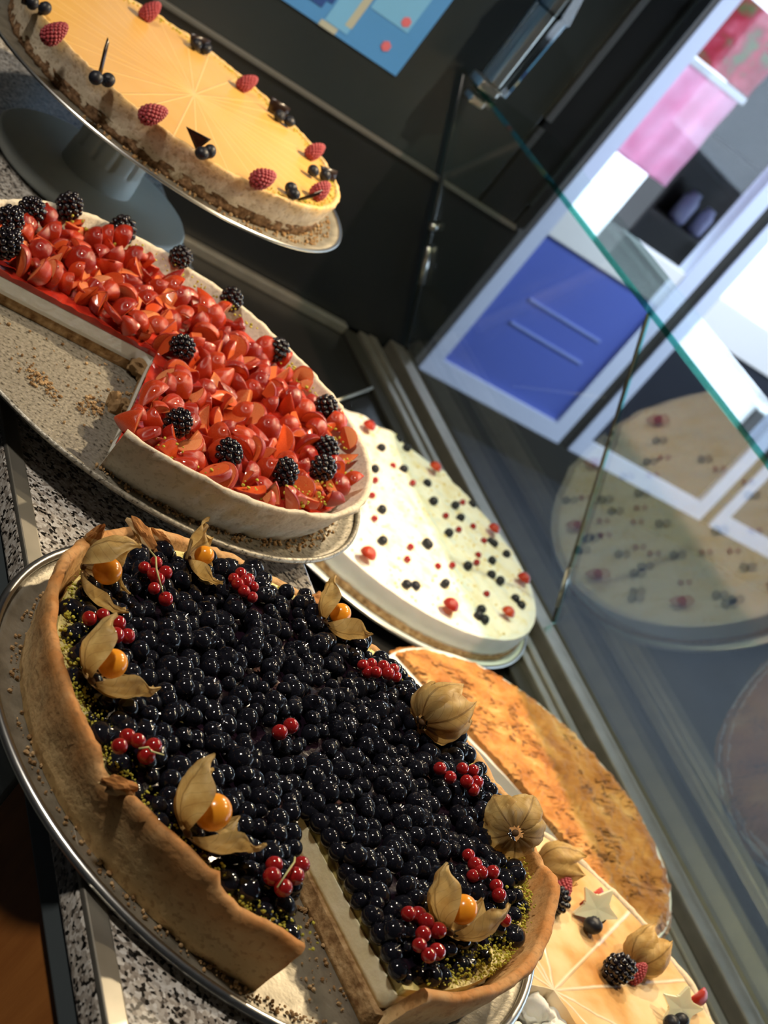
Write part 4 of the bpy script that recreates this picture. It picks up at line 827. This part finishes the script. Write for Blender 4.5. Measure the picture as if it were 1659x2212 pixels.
lay('lemon_filling', lt, M['cream_white'], A6, L6, H6, .195, .010, .034, 120, seed=63, rough=.004)
M['pale_top'] = glaze_mat('lightly_toasted_meringue', [(.30, (.46, .21, .06)), (.42, (.60, .35, .13)), (.55, (.70, .50, .26)), (.75, (.76, .60, .36))], (.86, .74, .54), A6[0], A6[1], 13, .0020, 17, .0025, .9)
def lzf(x, y): return .0470+.0012*nz(x, y, 0, 40, 4)+.0006*nz(x, y, 0, 140, 8)
layer('meringue_top', lt, M['pale_top'], ths(A6, L6-1, H6+1, .195, 180), lambda a: .195, .034, lzf, A6, False, nt=50, rough=.003, seed=65)
crust('crust', lt, M['crust_pale'], ths(A6, L6, H6, .202, 200), .199, .2055, .006, lambda a: .0470+.0032*nz(math.cos(a)*7, math.sin(a)*7, 0, 1, 3), seed=66, rfn=lambda a: .003*nz(math.cos(a)*5, math.sin(a)*5, 0, 1, 8))
random.seed(17)
for i in range(26):
    iv, iF = sphere(22, 16); s = random.uniform(.009, .017); a = math.radians(random.uniform(-170, -78)); r = random.uniform(.012, .12)
    V = [Vector(v)*(1+.4*nz(v[0], v[1], v[2], 1.5, i)+.2*nz(v[0], v[1], v[2], 4, i)) for v in iv]
    link('broken_meringue', mesh('meringue', V, iF, M['cream_white']), lt, (A6[0]+r*math.cos(a), A6[1]+r*math.sin(a), random.uniform(.012, .036)), rq(), (s*1.3, s, s*.7))
LT = ' on the pale meringue tart, '
single('raspberry', RSP, (0.9410, 0.7282, 1.0455), .0108, 'raspberry'+LT+'behind a blackberry by the blueberry tart crust', 'raspberry', upq((.3, .5, .6)))
single('blackberry', BLK, (0.9274, 0.7133, 1.0460), .0112, 'blackberry'+LT+'in front of a raspberry by the blueberry tart crust', 'blackberry')
single('blackberry', BLK, (0.9684, 0.6561, 1.0460), .0125, 'large blackberry'+LT+'left of a small raspberry', 'blackberry')
single('raspberry', RSP, (0.9932, 0.6592, 1.0440), .0092, 'small raspberry'+LT+'between the large blackberry and a husk', 'raspberry', upq((.2, .2, .9)))
single('blueberry', BD, (0.9641, 0.6993, 1.0435), .0080, 'blueberry'+LT+'larger of two below the star fruit slice', 'blueberry'); single('blueberry', BD, (0.9774, 0.7111, 1.0440), .0064, 'blueberry'+LT+'smaller of two below the star fruit slice', 'blueberry')
single('blueberry', BD, (1.0224, 0.6203, 1.0435), .0070, 'blueberry'+LT+'right of a pair at the bottom picture edge', 'blueberry'); single('blueberry', BD, (1.0080, 0.6154, 1.0435), .0070, 'blueberry'+LT+'left of a pair at the bottom picture edge', 'blueberry')
tag(link('strawberry_half', SK[0], None, (0.9718, 0.7276, 1.0465), upq((0.8589, 0.5122, 0.2000)), .0145), 'red strawberry half'+LT+'behind the upper star fruit slice', 'strawberry')
tag(link('strawberry_half', SK[0], None, (1.0528, 0.6481, 1.0465), upq((0.8795, 0.4759, 0.2000)), .0135), 'red strawberry half'+LT+'behind the lower star fruit slice', 'strawberry')
def star(label, loc, ax, r, roll):
    bm = bmesh.new(); n = 10; a = []; b = []
    for z, L in ((-.0025, a), (.0025, b)):
        for i in range(n): q = r*(1 if i % 2 == 0 else .50); L.append(bm.verts.new((q*math.cos(PI*i/5), q*math.sin(PI*i/5), z)))
    ca, cb = bm.verts.new((0, 0, -.002)), bm.verts.new((0, 0, .0018))
    for i in range(n):
        j = (i+1) % n; bm.faces.new((a[i], a[j], b[j], b[i])); bm.faces.new((ca, a[j], a[i])); bm.faces.new((cb, b[i], b[j]))
    bmesh.ops.bevel(bm, geom=[e for e in bm.edges if abs(e.verts[0].co.z-e.verts[1].co.z) > .004], offset=.0012, segments=2, affect='EDGES')
    return tag(link('star_fruit_slice', fromb('star', bm, M['carambola']), None, loc, upq(ax, roll)), label, 'star fruit')
star('pale star fruit slice'+LT+'beside the brown pie', (0.9700, 0.7134, 1.0495), (-.45, -.75, .5), .0205, .2)
star('pale star fruit slice'+LT+'at the bottom right picture corner', (1.0216, 0.6280, 1.0495), (-.45, -.75, .5), .0190, .6)
physalis('closed husked physalis'+LT+'behind the raspberry', (0.9431, 0.7510, 1.0495), (0.9805, -0.1964, 0.3500), (8, 12, 6, 10, 14), .5, 1.15, .0085, .014, 91)
physalis('closed husked physalis'+LT+'behind the small raspberry', (1.0089, 0.6767, 1.0495), (0.8534, 0.5212, 0.6000), (10, 8, 16, 12, 22), .2, 1.15, .0085, .014, 97)
